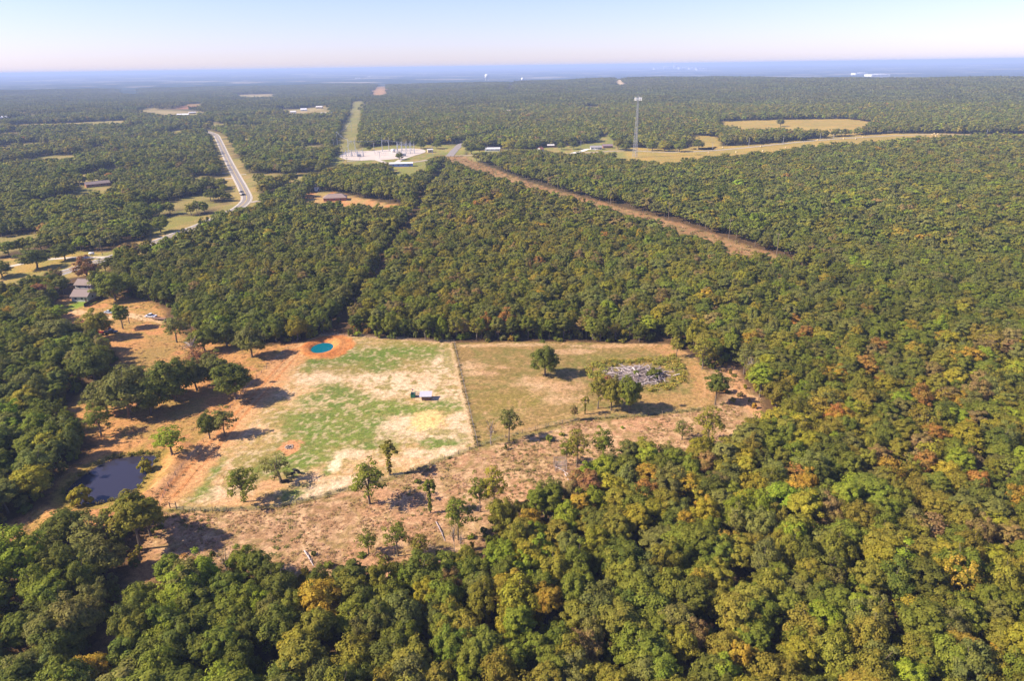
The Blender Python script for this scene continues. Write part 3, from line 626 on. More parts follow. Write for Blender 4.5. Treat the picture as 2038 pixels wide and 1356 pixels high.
# trees standing free in the fields, measured one by one: base x, base y, crown top y, crown width, kind, colour, label
FREE = [
 (1085, 748, 688, 64, 'oak', 'dark green', 'round dark oak alone in the right pasture left of the brush pile', 0),
 (776, 946, 880, 40, 'pole', 'olive', 'slim tall tree with small round top on the pasture fence line', 0),
 (736, 1004, 916, 76, 'loose', 'mid green', 'open crowned tree in the brown strip with shadow to its right', 0),
 (857, 1022, 952, 32, 'pole', 'mid green', 'narrow leafy stem tree in the brown strip right of the open crowned tree', 1),
 (486, 1000, 930, 70, 'loose', 'mid green', 'loose tree at the lower pasture edge left of the cattle', 1),
 (560, 962, 904, 74, 'lean', 'grey green', 'sparse leaning tree with cattle in its shade', 0),
 (343, 906, 850, 66, 'loose', 'bright green', 'light green tree standing just above the pond', 2),
 (418, 874, 822, 42, 'oak', 'dark green', 'small dark tree, left one of a pair beside the dirt track', 1),
 (448, 869, 810, 52, 'loose', 'grey green', 'grey green tree, right one of a pair beside the dirt track', 0),
 (470, 795, 718, 84, 'oak', 'dark green', 'wide oak just left of the dirt track above the pair', 2),
 (432, 770, 704, 56, 'oak', 'grey green', 'grey green oak between the dead red tree and the dirt track', 0),
 (350, 800, 712, 84, 'oak', 'dark green', 'tall dark oak at the right end of the oak row above the pond', 3),
 (302, 826, 760, 70, 'oak', 'dark green', 'dark oak in the middle of the oak row above the pond', 1),
 (258, 832, 742, 84, 'oak', 'grey green', 'broad oak in the oak row above the pond, second from left', 2),
 (214, 822, 760, 66, 'oak', 'grey green', 'grey green oak at the left end of the oak row', 0),
 (266, 768, 730, 56, 'oak', 'grey green', 'smaller oak behind the broad oak of the row', 3),
 (202, 868, 806, 54, 'loose', 'mid green', 'slender tree at the left edge of the clearing above the pond', 0),
 (190, 760, 688, 82, 'oak', 'dark green', 'round oak reaching into the clearing from the left woods', 1),
 (502, 712, 652, 60, 'oak', 'grey green', 'greyish oak left of the turquoise stock pond', 2),
 (452, 690, 640, 56, 'oak', 'dark green', 'dark oak at the top edge of the clearing, second left of the stock pond', 3),
 (352, 682, 628, 52, 'loose', 'grey green', 'open oak at the top right corner of the tan yard', 1),
 (408, 700, 650, 56, 'oak', 'mid green', 'leafy oak behind the dead red tree', 0),
 (245, 655, 604, 34, 'tall', 'mid green', 'slim small tree in the yard between silver car and black pickup', 0),
 (198, 674, 616, 52, 'oak', 'olive', 'bushy oak right of the red roofed house', 1),
 (128, 690, 632, 70, 'oak', 'grey green', 'broad oak hiding the left of the red roofed house', 2),
 (230, 598, 540, 66, 'oak', 'mid green', 'spreading green tree right of the grey house', 3),
 (176, 560, 512, 44, 'oak', 'reddish', 'reddish brown tree behind the grey house by the gravel drive', 0),
 (75, 535, 494, 50, 'oak', 'dark green', 'dark oak standing in the yellow meadow', 2),
 (130, 518, 484, 42, 'oak', 'dark green', 'oak at the far side of the yellow meadow', 3),
 (5, 552, 520, 40, 'oak', 'dark green', 'small oak cut by the left picture edge in the meadow', 1),
 (977, 886, 826, 30, 'bare', 'brown', 'thin bare tree on the fence line, left one of a pair', 0),
 (1013, 878, 808, 48, 'loose', 'grey green', 'open tree on the fence line, right one of a pair', 1),
 (1190, 814, 744, 46, 'loose', 'olive', 'thin pale tree left of the clump below the brush pile', 0),
 (1216, 818, 752, 46, 'oak', 'olive', 'olive tree in the middle of the clump below the brush pile', 2),
 (1252, 820, 748, 60, 'oak', 'mid green', 'fuller tree at the right of the clump below the brush pile', 0),
 (1164, 826, 788, 18, 'pole', 'olive', 'slim sapling left of the clump below the brush pile', 0),
 (1423, 806, 740, 46, 'tall', 'dark green', 'upright dark tree at the right end of the right pasture', 1),
 (1346, 712, 672, 26, 'thin', 'olive', 'thin tree at the top right corner of the right pasture', 1),
 (1398, 735, 668, 50, 'thin', 'olive', 'open tree at the bend of the dirt path right of the brush pile', 2),
 (1357, 876, 836, 40, 'thin', 'grey green', 'small grey tree in the brown strip below the brush pile', 0),
 (1408, 882, 808, 66, 'thin', 'olive', 'sparse tall tree in the brown strip near its right end', 1),
 (912, 1075, 984, 60, 'loose', 'mid green', 'ragged tree at the lower right of the brown strip', 1),
 (985, 1018, 922, 54, 'thin', 'yellow green', 'tall thin yellowish tree at the edge of the lower woods', 2),
 (955, 1020, 946, 44, 'loose', 'mid green', 'leafy tree left of the tall thin yellowish tree', 2),
 (792, 1108, 1034, 52, 'thin', 'mid green', 'sparse tree at the bottom of the brown strip', 0),
 (734, 1104, 1058, 46, 'thin', 'mid green', 'small sparse tree at the bottom of the brown strip, left of its taller neighbour', 1),
 (836, 1112, 1062, 44, 'thin', 'olive', 'small sparse olive tree at the bottom of the brown strip', 2),
 (1148, 930, 850, 50, 'thin', 'olive', 'thin tree above the wire cage at the lower woods edge', 0),
 (1200, 925, 850, 52, 'loose', 'mid green', 'leafy tree right of the wire cage at the woods edge', 0),
 (1128, 925, 874, 34, 'loose', 'mid green', 'small tree right behind the wire cage', 1),
 (1480, 745, 690, 46, 'thin', 'grey green', 'pale trunked tree beside the path on the right', 1),
 (1512, 790, 722, 54, 'tall', 'bright green', 'bright green tree beside the path on the right', 0),
 (160, 1005, 970, 40, 'bush', 'yellow green', 'pale green willow bush at the lower left rim of the pond', 0),
 (292, 940, 914, 26, 'bush', 'yellow green', 'yellow green willow bush at the right rim of the pond', 1),
 (70, 985, 930, 70, 'oak', 'yellow green', 'yellow green tree left of the pond', 3),
 (280, 1095, 985, 86, 'tall', 'olive', 'tall olive tree standing right below the pond dam', 1),
 (300, 1068, 1000, 60, 'tall', 'yellow green', 'yellowish tree at the right below the pond dam', 0),
 (130, 1080, 1020, 80, 'oak', 'dark green', 'dark oak below the pond on the path side', 2),
 (185, 1090, 1030, 80, 'thin', 'grey green', 'greyish half bare oak below the pond', 0),
 (40, 1160, 1060, 100, 'oak', 'bright green', 'big bright green tree at the left edge below the path', 3),
 (1142, 838, 806, 16, 'tall', 'brown', 'brown withered cedar on the fence below the right pasture', 1),
 (795, 318, 303, 19, 'oak', 'dark green', 'dark round tree above the long blue building', 0),
 (735, 300, 290, 12, 'oak', 'dark green', 'small round tree at the right end of the substation', 1),
 (1390, 298, 276, 22, 'oak', 'dark green', 'round dark tree beside the small tan field', 2),
 (1553, 252, 234, 16, 'oak', 'grey green', 'greyish tree standing in front of the far hay field', 1),
 (938, 306, 286, 26, 'oak', 'dark green', 'dark tree right of the grey road by the far yards', 0),
 (955, 304, 286, 24, 'oak', 'mid green', 'tree left of the long white roofed building', 1),
 (972, 291, 270, 24, 'oak', 'bright green', 'light green tree behind the long white roofed building', 2),
 (1012, 300, 280, 28, 'oak', 'yellow green', 'yellowish tree right of the long white roofed building', 3),
 (1036, 301, 282, 26, 'oak', 'mid green', 'tree between the long white building and the red cottage', 0),
 (1060, 300, 280, 24, 'oak', 'dark green', 'dark tree just left of the red cottage', 1),
 (1118, 298, 283, 18, 'oak', 'mid green', 'tree right of the brown shed in the far yards', 2),
 (1142, 297, 280, 20, 'oak', 'dark green', 'dark tree above the white curved drive', 3),
 (1230, 298, 275, 26, 'oak', 'olive', 'olive tree left of the cell tower foot', 0),
 (1246, 300, 284, 24, 'oak', 'dark green', 'dark tree right at the left of the cell tower', 1),
 (1298, 300, 282, 24, 'oak', 'mid green', 'tree right of the cell tower foot', 2),
 (1322, 301, 280, 28, 'oak', 'yellow green', 'yellowish tree above the left end of the hay field', 3),
 (1352, 302, 282, 26, 'oak', 'mid green', 'tree at the left end of the hay field near the pole', 0),
 (870, 296, 280, 24, 'oak', 'dark green', 'dark tree above the substation lawn', 1),
 (838, 296, 280, 24, 'oak', 'dark green', 'dark tree behind the substation right end', 2),
 (392, 778, 716, 58, 'oak', 'grey green', 'oak between the tall dark oak and the grey green oak of the belt', 1),
 (404, 748, 690, 62, 'loose', 'reddish', 'dead tree with red brown leaves among the oaks', 0),
 (322, 790, 738, 56, 'oak', 'mid green', 'green oak tucked behind the middle of the oak row', 2),
 (320, 462, 430, 36, 'oak', 'mid green', 'rounded tree at the lower left of the grassy paddock', 2),
]
FREE_XY = []
for n_, (bx, by, ty, w, kind, colr, lab, i) in enumerate(FREE):
    x, y, z = G(bx, by); H = height_to(bx, by, ty); R = w / 2 * scale_at(bx, by)[0]
    FREE_XY.append((x, y, R))
    nm = {'bush': 'willow_bush', 'bare': 'bare_tree', 'tall': 'upright_tree', 'pole': 'slim_tree', 'thin': 'sparse_tree'}.get(kind, 'oak_tree')
    rg = random.Random(n_); t = np.array(PAL[colr]) * rg.uniform(0.9, 1.12)
    place_tree(kind, i, x, y, R, H, t, lab, nm, rz=0.0 if kind == 'lean' else None)
FXY = np.array(FREE_XY)

# ---- where the woods stand
BUILDING_SPOTS = []      # (x, y, r) kept free of trees; filled from the list of houses
for px, py, rm in ((170, 590, 12), (172, 562, 12), (150, 658, 7), (156, 690, 8), (218, 622, 6), (215, 660, 6), (315, 634, 8), (668, 393, 16), (798, 326, 22), (382, 374, 12), (183, 505, 5), (985, 297, 16), (1178, 300, 14), (1265, 312, 12),
                   (1120, 925, 5), (1230, 205, 18), (620, 345, 9), (1815, 252, 20), (1020, 222, 22), (485, 420, 14), (855, 297, 12), (1185, 296, 12), (1208, 291, 12), (1243, 287, 12), (370, 333, 14), (640, 230, 20), (560, 222, 10), (65, 238, 20)):
    gx_, gy_ = G0(px, py); BUILDING_SPOTS.append((gx_, gy_, rm))
OPEN_POLY = [PASTURE_W, PASTURE_E, STRIP, CLEARING, MEADOW, PADDOCK, SUBLAWN, LAWN, YARDS, YARD2, HAY1, HAY2, HAY3, RANCH, FARYARD1, FARYARD2, FARYARD3, FARGLADE, FARSTRIP1, FARSTRIP2, FARSTRIP3, GRASS_EXTRA, POND]
OPEN_LINE = [(HIGHWAY, 12), (SIDEROAD, 6), (UPROAD, 9), (GRAVEL, 4), (CORRIDOR[:CUT], 17), (CORRIDOR[CUT - 1:], 1.5), (DARKGAP, 2.6), (GAPPATH, 2.4), (RIGHTPATH, 3), (SWATH, 16), (SWATH2, 32), (FARTRACK, 16), (FARGAP, 12)]
def woods_ok(x, y, pad):
    ok = np.ones(len(x), bool); rag = (fbm(x, y, 26, 2, 711) - 0.42) * 26 * sstep(380, 900, np.hypot(x, y))
    for p in OPEN_POLY:
        lo = p.min(0) - 10; hi = p.max(0) + 10
        k = np.where(ok & (x > lo[0]) & (x < hi[0]) & (y > lo[1]) & (y < hi[1]))[0]
        if len(k): ok[k[poly_sd(x[k], y[k], p) < pad - np.maximum(rag[k], 0)]] = False
    for L, w in OPEN_LINE:
        lo = L.min(0) - w - 8; hi = L.max(0) + w + 8
        k = np.where(ok & (x > lo[0]) & (x < hi[0]) & (y > lo[1]) & (y < hi[1]))[0]
        if len(k): ok[k[line_d(x[k], y[k], L) < w + pad]] = False
    k = np.where(ok)[0]; s = poly_sd(x[k], y[k], SUBURB) < 0; k = k[s]
    ok[k[gap_noise(x[k], y[k]) > 0.552]] = False
    for bx, by, r in BUILDING_SPOTS: ok &= np.hypot(x - bx, y - by) > r + pad
    return ok
rng = np.random.default_rng(12)
def scatter_pts(step, y0, y1, dmin, dmax, margin):
    xm = y1 * 1.15 + 60
    ys_ = np.arange(y0, y1, step * 0.866); out = []
    for j, yy in enumerate(ys_):
        half = min(xm, yy * 0.83 + 75); a = np.arange(-half, half, step) + (step / 2 if j % 2 else 0)
        out.append(np.column_stack([a, np.full(len(a), yy)]))
    P = np.concatenate(out); P += rng.uniform(-0.42, 0.42, P.shape) * step
    d = np.hypot(P[:, 0], P[:, 1]); k = (d >= dmin) & (d < dmax); P = P[k]
    px, py, cz = project(P[:, 0], P[:, 1], np.full(len(P), 5.0))
    k = (px > -margin) & (px < PW + margin * 0.7) & (py < PH + 190); return P[k]
NAMES = list(PAL)
def tints(x, y):
    """colour class of each forest tree, by its part of the woods"""
    n = len(x); px, py, _ = project(x, y, np.zeros(n)); u = rng.random(n); sp = fbm(x, y, 45, 3, 600); sp2 = fbm(x, y, 22, 2, 640)
    out = np.empty(n, int)
    w = {'left': [32, 26, 22, 6, 10, 3, 0.6, 0.4, 0.8, 0.0], 'mid': [15, 20, 22, 2, 30, 3, 1.4, 0.7, 5, 0.05], 'right': [8, 24, 14, 10, 24, 13, 4.5, 2.0, 3.5, 0.1], 'far': [18, 26, 32, 4, 18, 3, 0.25, 0.1, 0.5, 0.0]}
    W = {k: np.array(v) / sum(v) for k, v in w.items()}
    fr = np.clip((px - 500) / 400, 0, 1) * sstep(560, 760, py)
    for i in range(n):
        if py[i] < 400 or (py[i] < 560 and px[i] > 1450): p = W['far'] * 0.8 + (W['mid'] if px[i] > 850 else W['left']) * 0.2
        elif py[i] < 660 and px[i] < 1500: p = W['mid'] if px[i] > 700 else W['left'] * 0.8 + W['mid'] * 0.2
        else: p = W['left'] * (1 - fr[i]) + W['right'] * fr[i]
        p = p.copy()
        p[[0, 2]] *= 0.35 + 1.5 * sp[i]; p[[5, 6, 7]] *= 0.1 + 2.2 * max(0, sp2[i] - 0.25); p[3] *= 0.2 + 2.0 * sp[i] * sp2[i]; p /= p.sum()
        out[i] = min(9, int(np.searchsorted(np.cumsum(p), u[i])))
    return out, px, py
PALA = np.array([PAL[k] for k in NAMES])

# near woods
near = scatter_pts(5.7, 70, 460, 0, 440, 190)
near = near[woods_ok(near[:, 0], near[:, 1], 1.8)]
dd = np.min(np.hypot(near[:, 0][:, None] - FXY[None, :, 0], near[:, 1][:, None] - FXY[None, :, 1]) / (FXY[None, :, 2] * 0.8 + 2.2), axis=1)
near = near[dd > 1]
cls, px, py = tints(near[:, 0], near[:, 1])
nk = len(near); dist = np.sqrt(near[:, 0] ** 2 + near[:, 1] ** 2 + (CAM_H - 5) ** 2)
Rn = (2.7 + 2.9 * rng.beta(1.5, 2.4, nk)) * (0.88 + 0.24 * fbm(near[:, 0], near[:, 1], 50, 2, 3)); Hn = 7.2 + Rn * 0.55 + rng.uniform(-1.3, 1.7, nk)
kind_near = np.where(rng.random(nk) < 0.62, 0, 1)
kind_near = np.where(np.isin(cls, [6, 7, 8]) & (rng.random(nk) < 0.35), 2, kind_near)
ppx, ppy, _ = project(near[:, 0], near[:, 1], Hn * 0.7)
inframe = (ppx > 5) & (ppx < PW - 5) & (ppy < PH - 4)
order = np.argsort(np.where(inframe, dist / Rn, 1e9))
MAIN = order[:270]
zone_names = []
def zone_of(x, y):
    if x < 330 and y < 1000: return 'pond side woods'
    if x < 330: return 'lower left corner woods'
    if x < 700: return 'bottom left of centre woods'
    if x < 1080: return 'bottom centre woods'
    if x < 1560: return 'lower right of centre woods'
    return 'lower right corner woods'
def band_of(y):
    return 'bottom row' if y > 1290 else 'second row' if y > 1200 else 'third row' if y > 1110 else 'fourth row' if y > 1020 else 'back rows'
ORD = ['first', 'second', 'third', 'fourth', 'fifth', 'sixth', 'seventh', 'eighth', 'ninth', 'tenth', 'eleventh', 'twelfth', 'thirteenth', 'fourteenth', 'fifteenth']
groups = {}
for i in MAIN: groups.setdefault((zone_of(ppx[i], ppy[i]), band_of(ppy[i]), NAMES[cls[i]]), []).append(i)
label_of = {}
for (zn, bn, cn), L in groups.items():
    L.sort(key=lambda i: ppx[i])
    for k, i in enumerate(L):
        label_of[i] = f'{cn} tree in {bn} of {zn}' if len(L) == 1 else f'{ORD[k]} {cn} tree from left in {bn} of {zn}'
KN = ('oak', 'tall', 'thin')
for i in MAIN:
    t = PALA[cls[i]] * rng.uniform(0.82, 1.2) * (1 + rng.uniform(-0.08, 0.08, 3))
    kd = KN[kind_near[i]]
    place_tree(kd, int(rng.integers(0, 5 if kd != 'thin' else 3)), near[i, 0], near[i, 1], Rn[i], Hn[i], t, label_of[i], 'woodland_tree', 'trees of the near woods', rng.uniform(0, 6.28))

# ---- the rest of the woods: one scattered object
def hide_proto(coll, name, parts):
    """parts: list of (verts, quads, slot)"""
    vs, qs, sl, o = [], [], [], 0
    for v, q, s in parts:
        vs.append(v); qs.append(q + o); sl.append(np.full(len(q), s)); o += len(v)
    me = np_mesh(name, np.concatenate(vs), np.concatenate(qs), (LEAF, BARK), np.concatenate(sl))
    ob = bpy.data.objects.new(name, me); coll.objects.link(ob); return ob
def trunk_quads(r, h):
    a = np.linspace(0, 2 * math.pi, 5, endpoint=False); v = np.concatenate([np.column_stack([np.cos(a) * r, np.sin(a) * r, np.full(5, -0.5)]), np.column_stack([np.cos(a) * r * .6, np.sin(a) * r * .6, np.full(5, h)])])
    return v, np.array([(k, (k + 1) % 5, 5 + (k + 1) % 5, 5 + k) for k in range(5)])
woods_coll = bpy.data.collections.new('woodland_shapes')
pid_near, pid_mid, pid_far, pid_patch = [], [], [], []
pn = 0
for i in range(5):                       # same crowns as the single trees
    for kd in ('oak', 'tall') + (('thin',) if i < 3 else ()):
        crown, trunk, R0, H0 = proto(kd, i)
        v = np.empty(len(crown.vertices) * 3); crown.vertices.foreach_get('co', v); v = v.reshape(-1, 3)
        tv = np.empty(len(trunk.vertices) * 3); trunk.vertices.foreach_get('co', tv); tv = tv.reshape(-1, 3); tq = np.array([tuple(p.vertices) for p in trunk.polygons if len(p.vertices) == 4])
        hide_proto(woods_coll, f'shape_{pn:03d}', [(v, np.arange(len(v)).reshape(-1, 4), 0), (tv, tq, 1)]); pid_near.append((pn, R0, H0)); pn += 1
for i in range(6):
    R, H = (4.6, 9.2) if i % 2 else (3.8, 11); v, q, C = make_crown(900 + i, R, H, 2.6, 44, 26, 0.42, 'oak' if i % 2 else 'tall'); tv, tq = trunk_quads(0.26, H * 0.6)
    hide_proto(woods_coll, f'shape_{pn:03d}', [(v, q, 0), (tv, tq, 1)]); pid_mid.append((pn, R, H)); pn += 1
for i in range(5):
    R, H = (4.8, 9.2) if i % 2 else (4.0, 10.5); v, q, C = make_crown(950 + i, R, H, 2.2, 22, 13, 0.8, 'oak'); tv, tq = trunk_quads(0.3, H * 0.5)
    hide_proto(woods_coll, f'shape_{pn:03d}', [(v, q, 0), (tv, tq, 1)]); pid_far.append((pn, R, H)); pn += 1
PATCH = 44.0
for i in range(6):
    g = np.random.default_rng(77 + i); parts = []
    st = 9.6; k = int(PATCH / st) + 1
    for a in range(k):
        for b in range(k):
            R = g.uniform(4.4, 7.2); H = g.uniform(7.5, 12.5); v, q, C = make_crown(int(g.integers(1e6)), R, H, 2.0, 8, 7, 1.75, 'oak')
            c = ((a + g.uniform(.1, .9)) * st - PATCH / 2, (b + g.uniform(.1, .9)) * st - PATCH / 2)
            parts.append((v + np.array([c[0], c[1], 0]), q, 0))
    hide_proto(woods_coll, f'shape_{pn:03d}', parts); pid_patch.append((pn, 1, 1)); pn += 1
rest = np.setdiff1d(np.arange(nk), MAIN)
recs = []
def push(x, y, H, R, t, pids, lift=0.0):
    n = len(x); z = terrain(x, y) + lift; ch = rng.integers(0, len(pids), n); pa = np.array(pids)
    sc = np.column_stack([R / pa[ch, 1], R / pa[ch, 1], H / pa[ch, 2]])
    recs.append((np.column_stack([x, y, z]), pa[ch, 0].astype(np.int32), rng.uniform(0, 6.28, n), sc, t))
def stand(x, y): return (0.78 + 0.44 * fbm(x, y, 70, 3, 818))[:, None] * np.column_stack([0.9 + 0.2 * fbm(x, y, 120, 2, 821), np.ones(len(x)), np.ones(len(x))])
jt = lambda n: rng.uniform(0.8, 1.22, (n, 1)) * (1 + rng.uniform(-0.08, 0.08, (n, 3)))
push(near[rest, 0], near[rest, 1], Hn[rest], Rn[rest], PALA[cls[rest]] * jt(len(rest)) * stand(near[rest, 0], near[rest, 1]), pid_near)
for step, y0, y1, d0, d1, pids in ((7.9, 330, 960, 440, 960, pid_mid), (9.2, 700, 1900, 960, 1900, pid_far)):
    P = scatter_pts(step, y0, y1, d0, d1, 60); P = P[woods_ok(P[:, 0], P[:, 1], 2.5)]
    c_, _, _ = tints(P[:, 0], P[:, 1]); n = len(P); R = (3.3 + 3.2 * rng.beta(1.6, 2.2, n)) * step / 7.2; H = (7.4 + R * 0.5 + rng.uniform(-1.4, 1.8, n)) * (0.72 + 0.56 * fbm(P[:, 0], P[:, 1], 65, 3, 909))
    push(P[:, 0], P[:, 1], H, R, PALA[c_] * jt(n) * stand(P[:, 0], P[:, 1]), pids)
P = scatter_pts(36, 1300, 5200, 1890, 5200, 40); P = P[woods_ok(P[:, 0], P[:, 1], 20)]
c_, _, _ = tints(P[:, 0], P[:, 1]); n = len(P); tt = np.array([0.140, 0.148, 0.036]) * 0.75 + PALA[c_] * 0.25
push(P[:, 0], P[:, 1], 0.65 + 0.8 * fbm(P[:, 0], P[:, 1], 160, 3, 915), np.ones(n), tt * jt(n) * stand(P[:, 0], P[:, 1]), pid_patch)
# undergrowth along the wood edges and in the gaps
bushv, bushq, _ = make_crown(4242, 1.6, 2.2, 0.1, 16, 14, 0.33, 'oak'); hide_proto(woods_coll, f'shape_{pn:03d}', [(bushv, bushq, 0)]); pid_bush = [(pn, 1.6, 2.2)]; pn += 1
P = scatter_pts(4.2, 70, 420, 0, 400, 150); ok1 = woods_ok(P[:, 0], P[:, 1], 0.6); P = P[ok1 & (rng.random(len(P)) < 0.85)]
c_, _, _ = tints(P[:, 0], P[:, 1]); n = len(P); push(P[:, 0], P[:, 1], rng.uniform(1.6, 5.0, n), rng.uniform(1.0, 2.4, n), PALA[c_] * jt(n), pid_bush)

P = scatter_pts(2.6, 70, 420, 0, 400, 60); sdS = poly_sd(P[:, 0], P[:, 1], STRIP); k = (sdS < 0) & (sdS > -10) & (rng.random(len(P)) < 0.5 * np.exp(sdS / 4)) & (fbm(P[:, 0], P[:, 1], 9, 2, 661) > 0.44)
for q_ in (PASTURE_W, PASTURE_E, CLEARING): k &= poly_sd(P[:, 0], P[:, 1], q_) > 5
P = P[k]; c_, _, _ = tints(P[:, 0], P[:, 1]); n = len(P); push(P[:, 0], P[:, 1], rng.uniform(0.7, 2.6, n), rng.uniform(0.5, 1.4, n), PALA[c_] * jt(n), pid_bush)
def scatter_object(name, recs, coll, label):
    pts = np.concatenate([r[0] for r in recs]); pid = np.concatenate([r[1] for r in recs]); rot = np.concatenate([r[2] for r in recs]); scl = np.concatenate([r[3] for r in recs]); tnt = np.concatenate([r[4] for r in recs])
    me = bpy.data.meshes.new(name); me.vertices.add(len(pts)); me.vertices.foreach_set('co', pts.astype(np.float32).ravel())
    me.attributes.new('pid', 'INT', 'POINT').data.foreach_set('value', pid.astype(np.int32))
    rv = np.zeros((len(pts), 3), np.float32); rv[:, 2] = rot
    for nm, arr in (('rot', rv), ('scl', scl), ('tint', tnt)):
        me.attributes.new(nm, 'FLOAT_VECTOR', 'POINT').data.foreach_set('vector', np.asarray(arr, np.float32).ravel())
    o = bpy.data.objects.new(name, me); COL.objects.link(o); tag(o, label, kind='stuff')
    ng = bpy.data.node_groups.new(name, 'GeometryNodeTree')
    ng.interface.new_socket('Geometry', in_out='INPUT', socket_type='NodeSocketGeometry'); ng.interface.new_socket('Geometry', in_out='OUTPUT', socket_type='NodeSocketGeometry')
    N = ng.nodes.new; L = ng.links.new
    gi = N('NodeGroupInput'); go = N('NodeGroupOutput'); ip = N('GeometryNodeInstanceOnPoints'); ci = N('GeometryNodeCollectionInfo')
    ci.inputs['Collection'].default_value = coll; ci.inputs['Separate Children'].default_value = True; ci.inputs['Reset Children'].default_value = True
    def na(nm, ty):
        a = N('GeometryNodeInputNamedAttribute'); a.data_type = ty; a.inputs['Name'].default_value = nm; return a.outputs[0]
    L(gi.outputs[0], ip.inputs['Points']); L(ci.outputs[0], ip.inputs['Instance']); ip.inputs['Pick Instance'].default_value = True
    L(na('pid', 'INT'), ip.inputs['Instance Index']); L(na('rot', 'FLOAT_VECTOR'), ip.inputs['Rotation']); L(na('scl', 'FLOAT_VECTOR'), ip.inputs['Scale'])
    L(ip.outputs[0], go.inputs[0]); md = o.modifiers.new('scatter', 'NODES'); md.node_group = ng; return o
scatter_object('woodland', recs, woods_coll, 'mixed oak woods in early autumn colours stretching to the ridge')
print('WOODS', [len(r[0]) for r in recs], 'near', nk)

# ---- dry weeds and low growth: nobody could count it
weed_coll = bpy.data.collections.new('weed_shapes'); wn_ = 0; wp = []
for i in range(4):
    g = np.random.default_rng(40 + i); k = 26; cen = np.column_stack([g.normal(0, 0.35, k), g.normal(0, 0.35, k), g.uniform(0.05, 0.5, k)]); nr = g.normal(size=(k, 3)); nr[:, 2] = np.abs(nr[:, 2]) + 0.7
    v, q = leaf_quads(g, cen, nr, 0.17); hide_proto(weed_coll, f'weed_{i:03d}', [(v, q, 0)]); wp.append((i, 0.6, 0.55))
wrec = []
def weeds(poly, dens, cols, rr, hh, seed, cover=None, line=None, width=None):
    g = np.random.default_rng(seed); lo = poly.min(0); hi = poly.max(0); n = int((hi - lo).prod() * dens); P = g.uniform(lo, hi, (n, 2))
    if line is not None: k = line_d(P[:, 0], P[:, 1], line) < width * g.random(n)
    else: k = poly_sd(P[:, 0], P[:, 1], poly) < 0
    if cover is not None: k &= fbm(P[:, 0], P[:, 1], cover[0], 3, seed) > cover[1] + g.uniform(-.06, .06, n)
    P = P[k]; n = len(P); c = np.array(cols)[g.integers(0, len(cols), n)] * g.uniform(0.75, 1.25, (n, 1))
    pa = g.integers(0, 4, n); R = g.uniform(*rr, n); H = g.uniform(*hh, n)
    wrec.append((np.column_stack([P, terrain(P[:, 0], P[:, 1]) + 0.03]), pa.astype(np.int32), g.uniform(0, 6.28, n), np.column_stack([R / 0.6, R / 0.6, H / 0.55]), c))
weeds(STRIP, 1.1, [(0.46, 0.28, 0.15), (0.55, 0.37, 0.22), (0.34, 0.25, 0.10), (0.40, 0.26, 0.13)], (0.2, 0.5), (0.12, 0.35), 1, (7, 0.5))
weeds(STRIP, 0.25, [(0.19, 0.19, 0.05), (0.24, 0.22, 0.06), (0.17, 0.16, 0.05)], (0.35, 0.7), (0.2, 0.5), 2, (11, 0.6))
weeds(CLEARING, 0.25, [(0.40, 0.26, 0.12), (0.30, 0.22, 0.09)], (0.25, 0.6), (0.15, 0.4), 3, (9, 0.5))
if 0: weeds(PASTURE_E, 0.3, [(0.26, 0.19, 0.065), (0.22, 0.19, 0.05), (0.34, 0.22, 0.09)], (0.2, 0.5), (0.12, 0.3), 4, (8, 0.45))
if 0: weeds(PASTURE_W, 0.18, [(0.20, 0.20, 0.05), (0.36, 0.28, 0.14)], (0.2, 0.45), (0.1, 0.28), 5, (6, 0.5))
for L, s in ((LINE([(903, 683), (923, 770), (950, 888)]), 6), (LINE([(318, 1016), (400, 1019), (560, 1009), (790, 949), (952, 889), (1040, 861), (1150, 837), (1290, 827), (1415, 814)]), 7)):
    bb = np.array([L.min(0) - 3, [L.max(0)[0] + 3, L.min(0)[1] - 3], L.max(0) + 3, [L.min(0)[0] - 3, L.max(0)[1] + 3]])
    weeds(bb, 0.6, [(0.12, 0.12, 0.035), (0.17, 0.15, 0.05), (0.22, 0.17, 0.07)], (0.3, 0.7), (0.2, 0.55), s, None, L, 0.9)
cl = smooth_line(CORRIDOR[:CUT], 8); cp = np.concatenate([offset_line(cl, -16), offset_line(cl, 16)[::-1]])
weeds(cp, 0.03, [(0.42, 0.27, 0.14), (0.34, 0.26, 0.11), (0.30, 0.25, 0.10)], (0.8, 1.8), (0.5, 1.4), 8)
scatter_object('dry_weeds', wrec, weed_coll, 'dry weeds and tufts over the clearings and brown strip')
# tall yellow-green growth round the brush pile
grec = []; wrec_save = wrec; wrec = []
ring = gpoly([(1165, 735), (1185, 718), (1240, 716), (1300, 716), (1340, 705), (1365, 735), (1366, 765), (1330, 778), (1280, 782), (1225, 770), (1170, 752)])
weeds(ring, 0.55, [(0.36, 0.32, 0.05), (0.29, 0.29, 0.05), (0.38, 0.29, 0.05), (0.26, 0.28, 0.05)], (0.6, 1.1), (0.5, 1.2), 21)
px_, py_ = G0(1272, 746)
k = [np.hypot((r[0][:, 0] - px_) / 12.2, (r[0][:, 1] - py_) / 10.0) > 1.0 for r in wrec]; wrec = [tuple(a[m] for a in r) for r, m in zip(wrec, k)]
scatter_object('goldenrod', wrec, weed_coll, 'yellow green goldenrod growing around the grey brush pile')
wrec = []
sd_ring = np.concatenate([cpond + (POND - cpond) * 1.11])
weeds(sd_ring, 1.6, [(0.20, 0.19, 0.03), (0.26, 0.22, 0.05), (0.15, 0.16, 0.03)], (0.3, 0.7), (0.4, 1.1), 31)
wrec = [tuple(a[poly_sd(r[0][:, 0], r[0][:, 1], POND) > 0.2] for a in r) for r in wrec]
